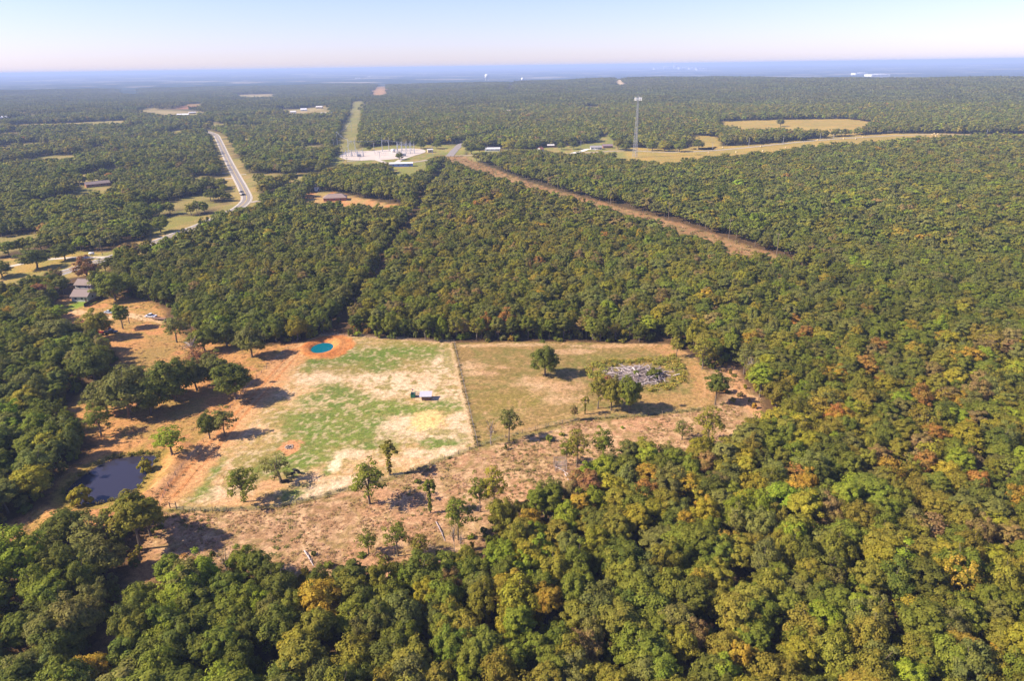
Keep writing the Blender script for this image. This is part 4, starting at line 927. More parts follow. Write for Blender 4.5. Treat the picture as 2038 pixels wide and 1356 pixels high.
scatter_object('reeds', wrec, weed_coll, 'yellow green reeds along the dark pond rim')

# ------------------------------------------------------------------ buildings
def M_(n, c, r=0.7, **k): return mat(n, c, r, **k)
GLASS = M_('window_glass', (0.03, 0.04, 0.05), 0.1, var=0.1)
WHITE = M_('white_paint', (0.72, 0.71, 0.68), 0.6, var=0.05)
STEEL = M_('galvanised_steel', (0.42, 0.43, 0.46), 0.5, metal=0.4, var=0.08)
GREY = M_('grey_siding', (0.52, 0.49, 0.47), 0.7, var=0.06)
ROOFM = M_('mauve_shingles', (0.23, 0.175, 0.16), 0.9, var=0.15, scale=6)
BROWN = M_('brown_boards', (0.21, 0.12, 0.085), 0.85, var=0.2)
def house(name, label, px, py, L, W, H, rise, deg, wall, roof, cat='house', win=2, door=True, over=0.5, hip=0.0, floor_z=0.0):
    """gabled or hipped building, ridge along local x; base at its middle"""
    x, y, z = G(px, py); r = empty(name, label, cat, (x, y, z - 0.1), math.radians(deg))
    w = MB().prism([(-W / 2, 0), (W / 2, 0), (W / 2, H), (0, H + rise * (0 if hip else 0.96)), (-W / 2, H)], -L / 2, L / 2).build('wall', wall, r)
    e = L / 2 + over; f = W / 2 + over; zs = H - rise * over / (W / 2); t = 0.16; hx = e - hip * W / 2
    m = MB()
    for s in (-1, 1):
        lo0, lo1, up0, up1 = (-e, s * f, zs), (e, s * f, zs), (-hx, 0, H + rise), (hx, 0, H + rise)
        v = [lo0, lo1, up1, up0] + [(a, b, c + t) for a, b, c in (lo0, lo1, up1, up0)]
        m.add(v, [(0, 1, 2, 3), (7, 6, 5, 4), (0, 4, 5, 1), (1, 5, 6, 2), (2, 6, 7, 3), (3, 7, 4, 0)])
        if hip:
            ex = s * e; v = [(ex, -f, zs + t), (ex, f, zs + t), (s * hx, 0, H + rise + t)]; m.add(v, [(0, 1, 2)])
    rf = m.build('roof', roof, r)
    MB().box((0, 0, H + rise + t + 0.02), (2 * hx, 0.35, 0.1)).build('ridge_cap', roof, rf)
    k = 0
    for s in (-1, 1):
        for i in range(win):
            xx = -L / 2 + L * (i + 0.7) / (win + 0.6); wn = MB().box((xx, s * (W / 2 + 0.03), H * 0.58), (1.1, 0.06, 1.0)).build('window', GLASS, r)
            MB().box((xx, s * (W / 2 + 0.05), H * 0.58 - 0.58), (1.3, 0.12, 0.1)).build('sill', WHITE, wn)
    MB().box((L / 2 + 0.03, 0, H * 0.62), (0.06, 1.0, 0.9)).build('window', GLASS, r)
    if door:
        d = MB().box((L * 0.38, -W / 2 - 0.03, 1.05), (0.95, 0.06, 2.1)).build('door', BROWN, r); MB().box((L * 0.38 - 0.35, -W / 2 - 0.08, 1.0), (0.08, 0.06, 0.08)).build('handle', STEEL, d)
    return r
REDROOF = M_('red_roof', (0.42, 0.15, 0.08), 0.8, var=0.12); WMETAL = M_('white_metal_roof', (0.72, 0.70, 0.72), 0.4, var=0.05)
BLUEW = M_('blue_siding', (0.20, 0.30, 0.60), 0.6, var=0.06); TANW = M_('tan_siding', (0.45, 0.36, 0.27), 0.8); DKROOF = M_('dark_shingles', (0.12, 0.11, 0.11), 0.9)
BRICK = M_('red_brick', (0.30, 0.14, 0.09), 0.85, var=0.2, scale=8); LROOF = M_('pale_roof', (0.62, 0.58, 0.54), 0.6)
house('house', 'grey house with mauve shingle roof beside the small green lawn', 170, 596, 8.2, 8.0, 3.0, 2.4, -4, M_('pale_siding', (0.60, 0.57, 0.55), 0.7), ROOFM)
house('house', 'shaded grey house behind the mauve roofed house', 176, 573, 9, 7, 2.8, 2.0, -8, GREY, ROOFM)
house('house', 'small house with red roof half hidden by oaks', 153, 662, 6.5, 6, 2.8, 1.8, 62, M_('bluegrey_siding', (0.36, 0.40, 0.46), 0.7), REDROOF, win=1)
house('ranch_house', 'long ranch house with brown hipped roof on orange clay', 668, 398, 19, 11, 2.8, 2.6, 8, BRICK, M_('brown_shingles', (0.25, 0.18, 0.155), 0.9, var=0.15), hip=0.8, win=3)
house('mobile_home', 'long blue mobile home on the lawn by the substation', 799, 331, 26, 7, 3.6, 1.2, 5, BLUEW, LROOF, win=4)
house('mobile_home', 'white mobile home in the woods left of the highway', 383, 378, 11, 5, 2.8, 0.9, 0, M_('white_siding', (0.7, 0.7, 0.72), 0.6), WMETAL, win=2)
house('house', 'pale roof among trees left of the highway', 371, 335, 8, 6, 2.8, 1.4, 12, WHITE, LROOF, win=1)
house('long_barn', 'long white roofed building left of the brown corridor top', 980, 300, 20, 8, 3, 1.3, 0, WHITE, WMETAL, 'barn', win=3)
house('house', 'red brick house behind the long white roofed building', 990, 283, 15, 8, 3, 2, 0, BRICK, LROOF, win=2)
house('cottage', 'small cottage with red gable roof in the far yards', 1075, 301, 8, 7, 3, 2.4, 60, WHITE, REDROOF, win=1)
house('house', 'long grey roofed house left of the cell tower', 1186, 297, 15, 8, 3, 1.8, 0, GREY, M_('grey_shingles', (0.26, 0.24, 0.24), 0.9), win=3)
house('house', 'purple brown roofed house just left of the cell tower', 1209, 294, 13, 8, 3, 1.8, 0, BRICK, M_('purple_shingles', (0.22, 0.155, 0.17), 0.9), win=2)
house('shed', 'brown shed behind the red cottage', 1096, 293, 9, 6, 3, 1, 0, BROWN, LROOF, 'shed', win=1)
house('barn', 'white roofed barn on the far wooded slope', 1241, 206, 20, 11, 4.5, 3, 0, BRICK, WMETAL, 'barn', win=2)
house('house', 'large tan house in the far woods above the substation road', 1020, 226, 26, 13, 5, 4, 5, TANW, M_('tan_shingles', (0.36, 0.28, 0.25), 0.9), win=3)
house('house', 'white house at the far end of the hay field', 1814, 258, 17, 9, 5, 3, 0, WHITE, WMETAL, win=3)
house('shed', 'small white shed left of the far white house', 1771, 262, 9, 7, 3.5, 1.5, 0, WHITE, WMETAL, 'shed', win=1)
house('trailer_home', 'white roof in the tree row behind the hay field', 1671, 265, 8, 5, 3.6, 1, 0, WHITE, WMETAL, win=1)
house('house', 'white house at the bend of the highway', 500, 424, 10, 7, 3, 1.8, 20, WHITE, DKROOF, win=2)
house('garage', 'grey pitched garage roof in the woods above the ranch house', 674, 359, 7, 6, 3, 1.8, 20, GREY, M_('slate_roof', (0.34, 0.36, 0.40), 0.7), 'garage', win=1)
house('cottage', 'white cottage in the woods left above the ranch house', 632, 380, 4, 4, 4.5, 1.5, 0, WHITE, DKROOF, win=1)
house('control_house', 'tan control house at the right end of the substation', 856, 303, 7, 5, 3.6, 0.8, 20, TANW, LROOF, 'shed', win=1)
house('shed', 'small tan shed in the woods beside the paddock', 427, 500, 7, 5, 3, 1.2, 30, TANW, M_('rust_roof', (0.36, 0.2, 0.15), 0.8), 'shed', win=1)
house('cottage', 'pale roofed cottage in the woods above the stock pond road', 455, 466, 8, 6, 3, 1.4, 10, WHITE, LROOF, win=1)
for k_, (px, py, L, W, lab) in enumerate(((68, 238, 36, 14, 'long white roof in the far woods at left'), (5, 237, 24, 14, 'white roof cut by the left edge in the far woods'), (330, 236, 22, 12, 'grey roof in the far yards above the highway end'), (365, 232, 26, 12, 'pale roof in the far yards, right of the grey roof'),
        (584, 226, 14, 9, 'small white roof left in the far hamlet'), (605, 221, 16, 9, 'white roof in the middle of the far hamlet'), (636, 216, 18, 10, 'pale roof right in the far hamlet'), (650, 230, 26, 10, 'long white roof beside the far green swath'), (555, 246, 16, 8, 'white roof below the far hamlet'),
        (42, 200, 18, 12, 'white speck of a roof far out in the left woods'), (120, 197, 18, 12, 'second white speck of a roof in the left woods'), (1011, 206, 12, 10, 'white gable in the far woods above the tan house'), (800, 209, 12, 8, 'white roof in the woods right of the swath'), (1290, 214, 14, 9, 'white roof right of the cell tower top'),
        (712, 156, 60, 30, 'pale long roof on the far ridge left'), (735, 153, 40, 30, 'white block on the far ridge left'))):
    house('far_house', lab, px, py, L, W, 4.5, 2.5, (k_ * 37) % 40 - 20, WHITE if k_ % 3 else TANW, WMETAL if k_ % 2 else LROOF, win=1, door=False)

# houses in the small clearings of the left woods
g_ = np.random.default_rng(99); lo, hi = SUBURB.min(0), SUBURB.max(0); cand = g_.uniform(lo, hi, (6000, 2))
k = (poly_sd(cand[:, 0], cand[:, 1], SUBURB) < -20) & (gap_noise(cand[:, 0], cand[:, 1]) > 0.585) & (line_d(cand[:, 0], cand[:, 1], HIGHWAY) > 28) & (line_d(cand[:, 0], cand[:, 1], SIDEROAD) > 20); cand = cand[k]
px_, py_, _ = project(cand[:, 0], cand[:, 1], np.zeros(len(cand))); sel = []
for i in range(len(cand)):
    if 15 < px_[i] < 640 and 225 < py_[i] < 470 and all(np.hypot(px_[i] - px_[j], (py_[i] - py_[j]) * 3) > 45 for j in sel) and len(sel) < 14: sel.append(i)
sel.sort(key=lambda i: px_[i])
for n_, i in enumerate(sel):
    house('woods_house', f'{("white", "grey", "brown")[n_ % 3]} roofed house in left woods clearings, {ORD[n_]} counted from left', px_[i], py_[i], 13 + 4 * (n_ % 3), 8, 3, 2, (n_ * 53) % 90 - 45, (WHITE, TANW, BRICK)[n_ % 3], (WMETAL, LROOF, ROOFM)[n_ % 3], win=2)

# far town and water towers
def tower_block(px, py, w, h, lab):
    x, y, z = G(px, py); r = empty('town_building', lab, 'building', (x, y, z)); m = M_('far_concrete', (0.8, 0.78, 0.76), 0.7, var=0.05)
    MB().box((0, 0, h / 2), (w, w * 0.8, h)).build('wall', m, r); MB().box((w * 0.15, 0, h + h * 0.06), (w * 0.4, w * 0.4, h * 0.12)).build('roof_house', m, r)
    for k in range(3): MB().box((0, -w * 0.4 - 0.3, h * (0.25 + 0.25 * k)), (w * 0.85, 0.5, h * 0.07)).build('window_band', GLASS, r)
for px, py, w, h, lab in ((1310, 138, 160, 28, 'low white town building, leftmost of the far town'), (1326, 136, 90, 45, 'white town block left of the tallest'), (1345, 136, 70, 80, 'tallest white block of the far town'), (1360, 137, 160, 34, 'wide white town building right of the tallest'), (1378, 138, 110, 30, 'small white town building near the town right end'), (1395, 139, 140, 22, 'low pale hall at the right end of the far town'), (1745, 152, 120, 16, 'white roofs strip far right below the horizon'), (1710, 149, 90, 16, 'pale roof far right, left of the strip')):
    tower_block(px, py, w * 1.5, h * 1.3, lab)
def water_tower(px, py, top, lab):
    x, y, z = G(px, py); h = height_to(px, py, top); r = empty('water_tower', lab, 'water tower', (x, y, z)); w = h * 0.34
    MB().tube([(0, 0, h * 0.35), (0, 0, h * 0.42), (0, 0, h * 0.92), (0, 0, h)], [w * 0.6, w, w, w * 0.5], 16).build('tank', WHITE, r, True)
    for k in range(4):
        a = k * math.pi / 2 + 0.78; MB().tube([(w * math.cos(a), w * math.sin(a), -2), (w * 0.8 * math.cos(a), w * 0.8 * math.sin(a), h * 0.42)], w * 0.08, 6).build('leg', WHITE, r)
water_tower(969, 160, 147, 'white water tower on the far ridge'); water_tower(1040, 163, 154, 'smaller white water tower right of the other on the ridge')

# run-in shed in the pasture
x, y, z = G(848, 798); r = empty('pasture_shed', 'small brown shed with white sloping metal roof in the left pasture', 'shed', (x, y, z), 0.02)
L, W = 2.9, 2.3
MB().box((0, W, 1.0), (L, 0.1, 2.0)).build('back_wall', BROWN, r)
for k in range(10): MB().box((-L / 2 + L * (k + 0.5) / 10, (k % 3) * 0.01, 0.83), (L / 10 - 0.02, 0.07, 1.66)).build('board', BROWN, r)
for s in (-1, 1): MB().add([(s * L / 2 - .05, 0.06, 0), (s * L / 2 - .05, W - 0.06, 0), (s * L / 2 - .05, W - 0.06, 2.0), (s * L / 2 - .05, 0.06, 1.66), (s * L / 2 + .05, 0.06, 0), (s * L / 2 + .05, W - 0.06, 0), (s * L / 2 + .05, W - 0.06, 2.0), (s * L / 2 + .05, 0.06, 1.66)], [(3, 2, 1, 0), (4, 5, 6, 7), (0, 1, 5, 4), (1, 2, 6, 5), (2, 3, 7, 6), (3, 0, 4, 7)]).build('side_wall', BROWN, r)
SHEDROOF = M_('dull_metal_roof', (0.46, 0.44, 0.50), 0.5, var=0.08)
rf = MB().add([(-L / 2 - 0.75, -0.5, 1.66), (L / 2 + 0.45, -0.5, 1.66), (L / 2 + 0.45, W + 0.5, 2.2), (-L / 2 - 0.75, W + 0.5, 2.2), (-L / 2 - 0.75, -0.5, 1.74), (L / 2 + 0.45, -0.5, 1.74), (L / 2 + 0.45, W + 0.5, 2.28), (-L / 2 - 0.75, W + 0.5, 2.28)], [(3, 2, 1, 0), (4, 5, 6, 7), (0, 1, 5, 4), (1, 2, 6, 5), (2, 3, 7, 6), (3, 0, 4, 7)]).build('roof', SHEDROOF, r)
for k in range(9):
    xx = -L / 2 - 0.6 + k * 0.5; MB().tube([(xx, -0.5, 1.755), (xx, W + 0.5, 2.295)], 0.03, 4).build('roof_rib', SHEDROOF, rf)
# cattle chute beside it
GREEN = M_('green_paint', (0.03, 0.16, 0.09), 0.5)
x, y, z = G(822, 793); r = empty('cattle_chute', 'green steel cattle chute left of the pasture shed', 'cattle chute', (x, y, z), 0.03)
for sx in (-0.7, 0.7):
    MB().box((sx, 0.9, 0.75), (0.06, 1.9, 1.3)).build('side_panel', GREEN, r)
    for sy in (0, 1.8): MB().tube([(sx, sy, 0), (sx, sy, 1.75)], 0.06, 6).build('post', GREEN, r)
MB().box((0, -0.04, 0.75), (1.3, 0.06, 1.2)).build('front_gate', GREEN, r); MB().box((0, 1.86, 0.8), (1.3, 0.05, 1.2)).build('tail_gate', STEEL, r)
MB().box((0, 0.9, 1.72), (1.5, 0.12, 0.08)).build('top_bar', GREEN, r)
MB().tube([(-0.4, 2.6, 0), (-0.4, 2.6, 2.3)], 0.07, 6).build('head_post', STEEL, r); MB().box((-0.25, 2.6, 2.0), (0.5, 0.35, 0.5)).build('head_gate', M_('faded_red', (0.5, 0.28, 0.25)), r)
for k in range(4): MB().tube([(0.75, 1.6, 0.35 + k * 0.35), (2.1, 1.9, 0.35 + k * 0.35)], 0.035, 5).build('rail', STEEL, r)

# ------------------------------------------------------------------ stone ring, brush pile, cage, logs
STONE = M_('field_stone', (0.42, 0.34, 0.27), 0.9, var=0.25, scale=2)
x, y, z = G(576, 891); r = empty('stone_ring', 'ring of stones with dark ash on orange earth', 'fire pit', (x, y, z))
rg = random.Random(4)
for k in range(13):
    a = k / 13 * 6.283; q = 1.05 + rg.uniform(-.08, .08); s = rg.uniform(0.28, 0.4)
    MB().box((q * math.cos(a), q * math.sin(a), s * 0.5), (s * 1.5, s * 1.1, s * 1.2), a + rg.uniform(-.4, .4), 0.62).build('stone', STONE, r)
MB().tube([(0, 0, 0.02), (0, 0, 0.12)], [0.85, 0.7], 14).build('ash', M_('ash', (0.06, 0.055, 0.05), 1.0), r)
for k in range(3): MB().tube([(-.6 + .3 * k, -.5 + .2 * k, .2), (.5 - .2 * k, .5, .45)], [.12, .09], 6).build('log', DEADWOOD, r)

bx_, by_, bz_ = G(1268, 750); pile = empty('brush_pile', 'big heap of grey dead logs and branches ringed by goldenrod', 'brush pile', (bx_, by_, bz_))
WOODS = [M_('weathered_wood_pale', (0.45, 0.38, 0.37), 0.9, var=0.3), M_('weathered_wood_grey', (0.33, 0.265, 0.26), 0.9, var=0.3), M_('weathered_wood_dark', (0.19, 0.145, 0.13), 0.9, var=0.3)]
logs = []
for k in range(9):
    m = MB(); n = 5; P = [Vector((rg.uniform(-.22, .22) * (i > 0), rg.uniform(-.22, .22) * (i > 0), -0.5 * 5 + 5 * i / (n - 1))) for i in range(n)]
    m.tube(P, [0.15, 0.13, 0.11, 0.08, 0.05], 6)
    for b in range(rg.randint(1, 3)):
        s = P[rg.randint(1, 3)]; m.tube([s, s + Vector((rg.uniform(-1, 1), rg.uniform(-1, 1), rg.uniform(0.4, 1.3)))], [0.06, 0.025], 4)
    me = bpy.data.meshes.new('log'); me.from_pydata(m.v, [], m.f); me.materials.append(WOODS[k % 3]); logs.append(me)
for k in range(280):
    a = rg.uniform(0, 6.283); q = math.sqrt(rg.random()) * (1 + 0.18 * math.sin(3 * a + 1)); lx, ly = q * 12.0 * math.cos(a), q * 9.2 * math.sin(a)
    zz = max(0.15, 3.3 * (1 - q ** 1.8) * rg.uniform(0.55, 1.0) * (0.8 + 0.35 * math.sin(lx * 0.6 + 1) * math.cos(ly * 0.7)))
    o = bpy.data.objects.new('log', logs[rg.randint(0, 8)]); COL.objects.link(o); o.parent = pile; s = rg.uniform(0.55, 1.25)
    o.location = (lx, ly, zz); o.rotation_euler = (math.pi / 2 + rg.uniform(-.38, .38), rg.uniform(-.3, .3), rg.uniform(0, 6.28)); o.scale = (s * 0.95, s * 0.95, s * 0.95)
MB().tube([(-1.5, 1.2, 3.1), (-0.2, -3.4, 2.1)], [0.3, 0.2], 8).build('log', WOODS[0], pile)
MB().add([(9 * math.cos(t) * (1 + .08 * math.sin(5 * t)), 6.6 * math.sin(t), 0.05) for t in np.linspace(0, 6.283, 24, endpoint=False)] + [(4 * math.cos(t), 3 * math.sin(t), 1.5) for t in np.linspace(0, 6.283, 24, endpoint=False)], [(i, (i + 1) % 24, 24 + (i + 1) % 24, 24 + i) for i in range(24)] + [tuple(range(24, 48))]).build('bark_heap', WOODS[2], pile)
gx_, gy_, _ = G(1300, 752); place_tree('bush', 0, gx_, gy_ , 3.6, 3.3, PAL['dark green'], 'dark green bush growing on the brush pile', 'bush', cat='bush')
gx_, gy_, _ = G(1232, 758); place_tree('bush', 1, gx_ - 4, gy_, 1.6, 2.0, PAL['reddish'], 'reddish shrub at the left end of the brush pile', 'bush', cat='bush')

x, y, z = G(1115, 934); r = empty('wire_cage', 'tall wire cage of posts at the lower woods edge', 'cage', (x, y, z), 0.1)
for sx in (-1.6, 1.6):
    for sy in (-1.2, 1.2): MB().tube([(sx, sy, -.2), (sx, sy, 3.4)], 0.08, 6).build('post', DEADWOOD, r)
for sy in (-1.2, 1.2):
    m = MB()
    for k in range(9): m.tube([(-1.6, sy, 0.3 + k * 0.36), (1.6, sy, 0.3 + k * 0.36)], 0.025, 3)
    for k in range(12): m.tube([(-1.5 + k * 0.27, sy, 0.2), (-1.5 + k * 0.27, sy, 3.3)], 0.02, 3)
    tag(m.build('wire_panel', STEEL, r), None, kind='stuff')
def fallen(name, lab, a, b, ra, mt, cat='log'):
    x0, y0, z0 = G(*a); x1, y1, z1 = G(*b); p0 = Vector((x0, y0, z0)); d = Vector((x1 - x0, y1 - y0, z1 - z0)); L = d.length; r = empty(name, lab, cat, p0)
    MB().tube([(0, 0, ra), d * 0.5 + Vector((0, 0, ra + 0.25)), d + Vector((0, 0, ra * 0.6))], [ra, ra * 0.85, ra * 0.5], 7).build('trunk', mt, r)
    for k in range(4):
        t = 0.35 + 0.15 * k; s = d * t + Vector((0, 0, ra + 0.2)); MB().tube([s, s + Vector((rg.uniform(-1, 1), rg.uniform(-1, 1), rg.uniform(0.3, 1.2)))], [ra * 0.4, ra * 0.12], 5).build('branch', mt, r)
fallen('fallen_log', 'long pale log lying below the wire cage', (1103, 929), (1128, 943), 0.13, WOODS[0])
fallen('fallen_log', 'pale log pointing down into the woods below the cage, left one', (1124, 944), (1136, 966), 0.14, WOODS[0])
fallen('fallen_log', 'pale log pointing down into the woods below the cage, right one', (1129, 943), (1140, 962), 0.12, WOODS[0])
fallen('fallen_log', 'whitish forked log at the bottom of the brown strip', (606, 1098), (624, 1128), 0.2, WOODS[0])
fallen('fallen_log', 'grey trunk lying near the ragged tree in the brown strip', (868, 1040), (886, 1078), 0.16, WOODS[1])
fallen('fallen_log', 'grey log among the sparse trees at the strip bottom', (900, 1118), (945, 1092), 0.15, WOODS[1])
fallen('fallen_tree', 'dead grey fallen tree below the pond', (172, 1060), (232, 1048), 0.25, WOODS[1], 'dead tree')
for k_, (px, py, ty, w, lab) in enumerate(((905, 1100, 1030, 22, 'bare grey snag beside the ragged tree'), (918, 1108, 1046, 20, 'second bare grey snag beside the ragged tree'), (1492, 760, 702, 30, 'bare pale trunked tree beside the right path'), (386, 712, 665, 44, 'bare dead tree above the heap of red leaves'), (455, 1150, 1090, 40, 'bare tree at the lower strip edge'), (1800, 1030, 985, 50, 'bare grey tree inside the right woods'))):
    x, y, z = G(px, py); place_tree('bare', k_ % 3, x, y, w / 2 * scale_at(px, py)[0], height_to(px, py, ty), PAL['brown'], lab, 'dead_tree')
x, y, z = G(402, 742); place_tree('bush', 2, x, y, 4.2, 3.6, (0.30, 0.105, 0.05), 'heap of fallen branches with red brown dead leaves', 'dead_bush', cat='dead bush')

# ------------------------------------------------------------------ fences
POSTM = M_('fence_post', (0.20, 0.15, 0.11), 0.9, var=0.2)
post_me = None
def fence(lab, pts, step, h=1.35, name='wire_fence'):
    global post_me
    L = smooth_line(LINE(pts), step) if len(pts) > 2 else np.array([np.array(G0(*pts[0])) + (np.array(G0(*pts[1])) - np.array(G0(*pts[0]))) * t for t in np.linspace(0, 1, int(np.hypot(*(np.array(G0(*pts[1])) - np.array(G0(*pts[0])))) / step) + 1)])
    z = terrain(L[:, 0], L[:, 1]); r = empty(name, lab, 'fence', (L[0, 0], L[0, 1], z[0]))
    if post_me is None:
        m = MB().tube([(0, 0, -0.2), (0, 0, 1.35)], [0.1, 0.08], 6); post_me = bpy.data.meshes.new('post'); post_me.from_pydata(m.v, [], m.f); post_me.materials.append(POSTM)
    for i in range(len(L)):
        o = bpy.data.objects.new('post', post_me); COL.objects.link(o); o.parent = r; o.location = (L[i, 0] - L[0, 0], L[i, 1] - L[0, 1], z[i] - z[0]); k = 1.35 if i % 6 == 0 else 1.0; o.scale = (k, k, h / 1.35)
    for k in range(4):
        MB().tube([(L[i, 0] - L[0, 0], L[i, 1] - L[0, 1], z[i] - z[0] + h * (0.22 + 0.23 * k)) for i in range(len(L))], 0.012, 3).build('wire', STEEL, r)
fence('post and wire fence between the two pastures', [(904, 683), (924, 770), (951, 888)], 4)
fence('post and wire fence along the top of the left pasture', [(640, 668), (770, 675), (904, 682)], 4)
fence('post and wire fence below the left pasture', [(352, 1016), (400, 1019), (560, 1010), (790, 950), (950, 890)], 4)
fence('post and wire fence below the right pasture', [(954, 889), (1040, 862), (1150, 838), (1290, 828), (1415, 816)], 4)
fence('post and wire fence left of the dirt track', [(598, 676), (540, 725), (470, 800), (405, 880), (350, 950), (318, 1008)], 4)
x, y, z = G(345, 1012); r = empty('gate_brace', 'wooden H shaped gate brace at the lower left pasture corner', 'gate', (x, y, z))
for sx in (-0.8, 0.8): MB().tube([(sx, 0, -.2), (sx, 0, 1.9)], 0.13, 7).build('post', POSTM, r)
MB().tube([(-0.8, 0, 1.3), (0.8, 0, 1.3)], 0.08, 6).build('crossbar', POSTM, r); MB().tube([(-0.8, 0.02, 0.3), (0.8, 0.02, 1.25)], 0.04, 5).build('brace', POSTM, r)
x0, y0, z0 = G(168, 612); x1, y1, z1 = G(206, 594); r = empty('board_fence', 'dark board privacy fence beside the mauve roofed house', 'fence', (x0, y0, z0)); nb = 26
dx, dy = (x1 - x0) / nb, (y1 - y0) / nb; an = math.atan2(dy, dx); bl = math.hypot(dx, dy); DKB = M_('dark_boards', (0.055, 0.045, 0.045), 0.9, var=0.2)
for k in range(nb): MB().box((dx * (k + .5), dy * (k + .5), 0.95 + 0.02 * (k % 3)), (bl * 0.94, 0.05, 1.9), an).build('board', DKB, r)

# ------------------------------------------------------------------ vehicles
RUBBER = M_('rubber', (0.02, 0.02, 0.02), 0.8); CHROME = M_('rim', (0.5, 0.5, 0.5), 0.3, metal=0.8)
def vehicle(name, lab, px, py, deg, col, kind='car', cat='car'):
    x, y, z = G(px, py); r = empty(name, lab, cat, (x, y, z), math.radians(deg)); bm = mat('paint_' + lab[:14], col, 0.3, var=0.03, spec=0.5)
    L, W = (4.5, 1.8) if kind == 'car' else (5.4, 1.95); b = W / 2
    if kind == 'car':
        body = [(-2.25, .35), (2.25, .35), (2.27, .65), (2.0, .82), (1.05, .93), (-1.55, .98), (-2.2, .92), (-2.28, .6)]; cab = [(-1.5, .96), (1.05, .92), (0.35, 1.42), (-0.85, 1.45)]; wx = 1.35
    else:
        body = [(-2.7, .5), (2.7, .5), (2.72, .8), (2.5, 1.02), (1.35, 1.1), (-0.5, 1.1), (-0.55, 0.85), (-2.55, 0.85), (-2.6, 1.12), (-2.72, 1.12)]; cab = [(-0.5, 1.08), (1.4, 1.08), (0.75, 1.78), (-0.4, 1.8)]; wx = 1.65
    def side(pr, x0, x1, nm, m, par, tp=0.0):
        n = len(pr); v = [(p, -x1 + (tp if q > 1.2 else 0), q) for p, q in pr] + [(p, x1 - (tp if q > 1.2 else 0), q) for p, q in pr]
        f = [(i, (i + 1) % n, n + (i + 1) % n, n + i) for i in range(n)] + [tuple(reversed(range(n))), tuple(range(n, 2 * n))]
        return MB().add(v, f).build(nm, m, par)
    bo = side(body, 0, b, 'body', bm, r); c = side(cab, 0, b - 0.06, 'window', GLASS, r, 0.14)
    tx = [p for p, q in cab if q > 1.2]; MB().box((sum(tx) / 2, 0, max(q for p, q in cab) + 0.03), (abs(tx[0] - tx[1]) + 0.1, (b - 0.18) * 2, 0.06)).build('cab_roof', bm, r)
    if kind == 'pickup':
        for s in (-1, 1): MB().box((-1.55, s * (b - 0.06), 0.98), (2.05, 0.1, 0.28)).build('bed_side', bm, r)
    for sx in (-1, 1):
        for sy in (-1, 1):
            w = MB().tube([(sx * wx, sy * (b - 0.22), 0.36), (sx * wx, sy * (b + 0.02), 0.36)], 0.36, 14).build('wheel', RUBBER, r); MB().tube([(sx * wx, sy * (b - 0.02), 0.36), (sx * wx, sy * (b + 0.04), 0.36)], 0.2, 10).build('rim', CHROME, w)
    for sy in (-1, 1):
        MB().box((2.26 if kind == 'car' else 2.7, sy * (b - 0.3), 0.7), (0.06, 0.35, 0.14)).build('headlight', WHITE, r); MB().box((-2.27 if kind == 'car' else -2.72, sy * (b - 0.25), 0.8), (0.05, 0.25, 0.16)).build('tail_light', M_('red_lens', (0.4, 0.02, 0.02), 0.3), r)
    return r
vehicle('parked_car', 'silver blue car parked in the yard above the slim tree', 218, 624, -12, (0.50, 0.58, 0.70))
vehicle('pickup_truck', 'black pickup truck parked beside the red tractor', 221, 664, 4, (0.015, 0.017, 0.03), 'pickup', 'truck')
vehicle('pickup_truck', 'white pickup at the head of the flatbed trailer', 301, 632, 168, (0.6, 0.62, 0.7), 'pickup', 'truck')
vehicle('parked_car', 'dark car behind the flatbed trailer under the trees', 338, 641, 20, (0.02, 0.02, 0.035))
vehicle('car', 'dark car on the highway, farther one of two', 481, 383, 63, (0.05, 0.05, 0.06)); vehicle('pickup_truck', 'dark pickup on the highway, nearer one of two', 484, 389, 63, (0.04, 0.04, 0.05), 'pickup', 'truck')
vehicle('car', 'white car at the far end of the highway', 394, 259, 160, (0.7, 0.7, 0.7))
x, y, z = G(318, 637); r = empty('flatbed_trailer', 'long dark flatbed trailer hitched to the white pickup', 'trailer', (x, y, z), math.radians(-10)); RUST = M_('rusty_steel', (0.14, 0.08, 0.06), 0.8)
for k in range(8): MB().box((0, -0.9 + 0.257 * k, 0.8), (6.2, 0.24, 0.07)).build('plank', BROWN, r)
MB().box((0, 0, 0.68), (6.4, 1.9, 0.12)).build('frame', RUST, r); MB().tube([(-3.1, -0.5, .68), (-4.3, 0, .62), (-3.1, 0.5, .68)], 0.06, 5).build('hitch', RUST, r)
for sx in (0.3, 1.2):
    for sy in (-1, 1): MB().tube([(sx, sy * 1.0, .38), (sx, sy * 1.2, .38)], .38, 12).build('wheel', RUBBER, r)
RED = M_('tractor_red', (0.42, 0.03, 0.025), 0.45)
x, y, z = G(211, 656); r = empty('tractor', 'red tractor with cab parked behind the black pickup', 'tractor', (x, y, z), math.radians(20))
MB().box((1.0, 0, 1.15), (1.9, 0.8, 0.8), 0, 0.9).build('hood', RED, r); MB().box((-0.6, 0, 2.0), (1.4, 1.4, 1.3), 0, 0.9).build('cab', GLASS, r); MB().box((-0.6, 0, 2.7), (1.6, 1.6, 0.12)).build('cab_roof', RED, r); MB().box((-0.2, 0, 0.95), (2.6, 0.6, 0.5)).build('chassis', RED, r)
for sy in (-1, 1):
    MB().tube([(-0.8, sy * 0.65, .85), (-0.8, sy * 1.1, .85)], .85, 16).build('rear_wheel', RUBBER, r); MB().tube([(1.5, sy * 0.6, .5), (1.5, sy * 0.9, .5)], .5, 14).build('front_wheel', RUBBER, r); MB().box((-0.8, sy * 0.85, 1.75), (1.3, 0.5, 0.08)).build('fender', RED, r)
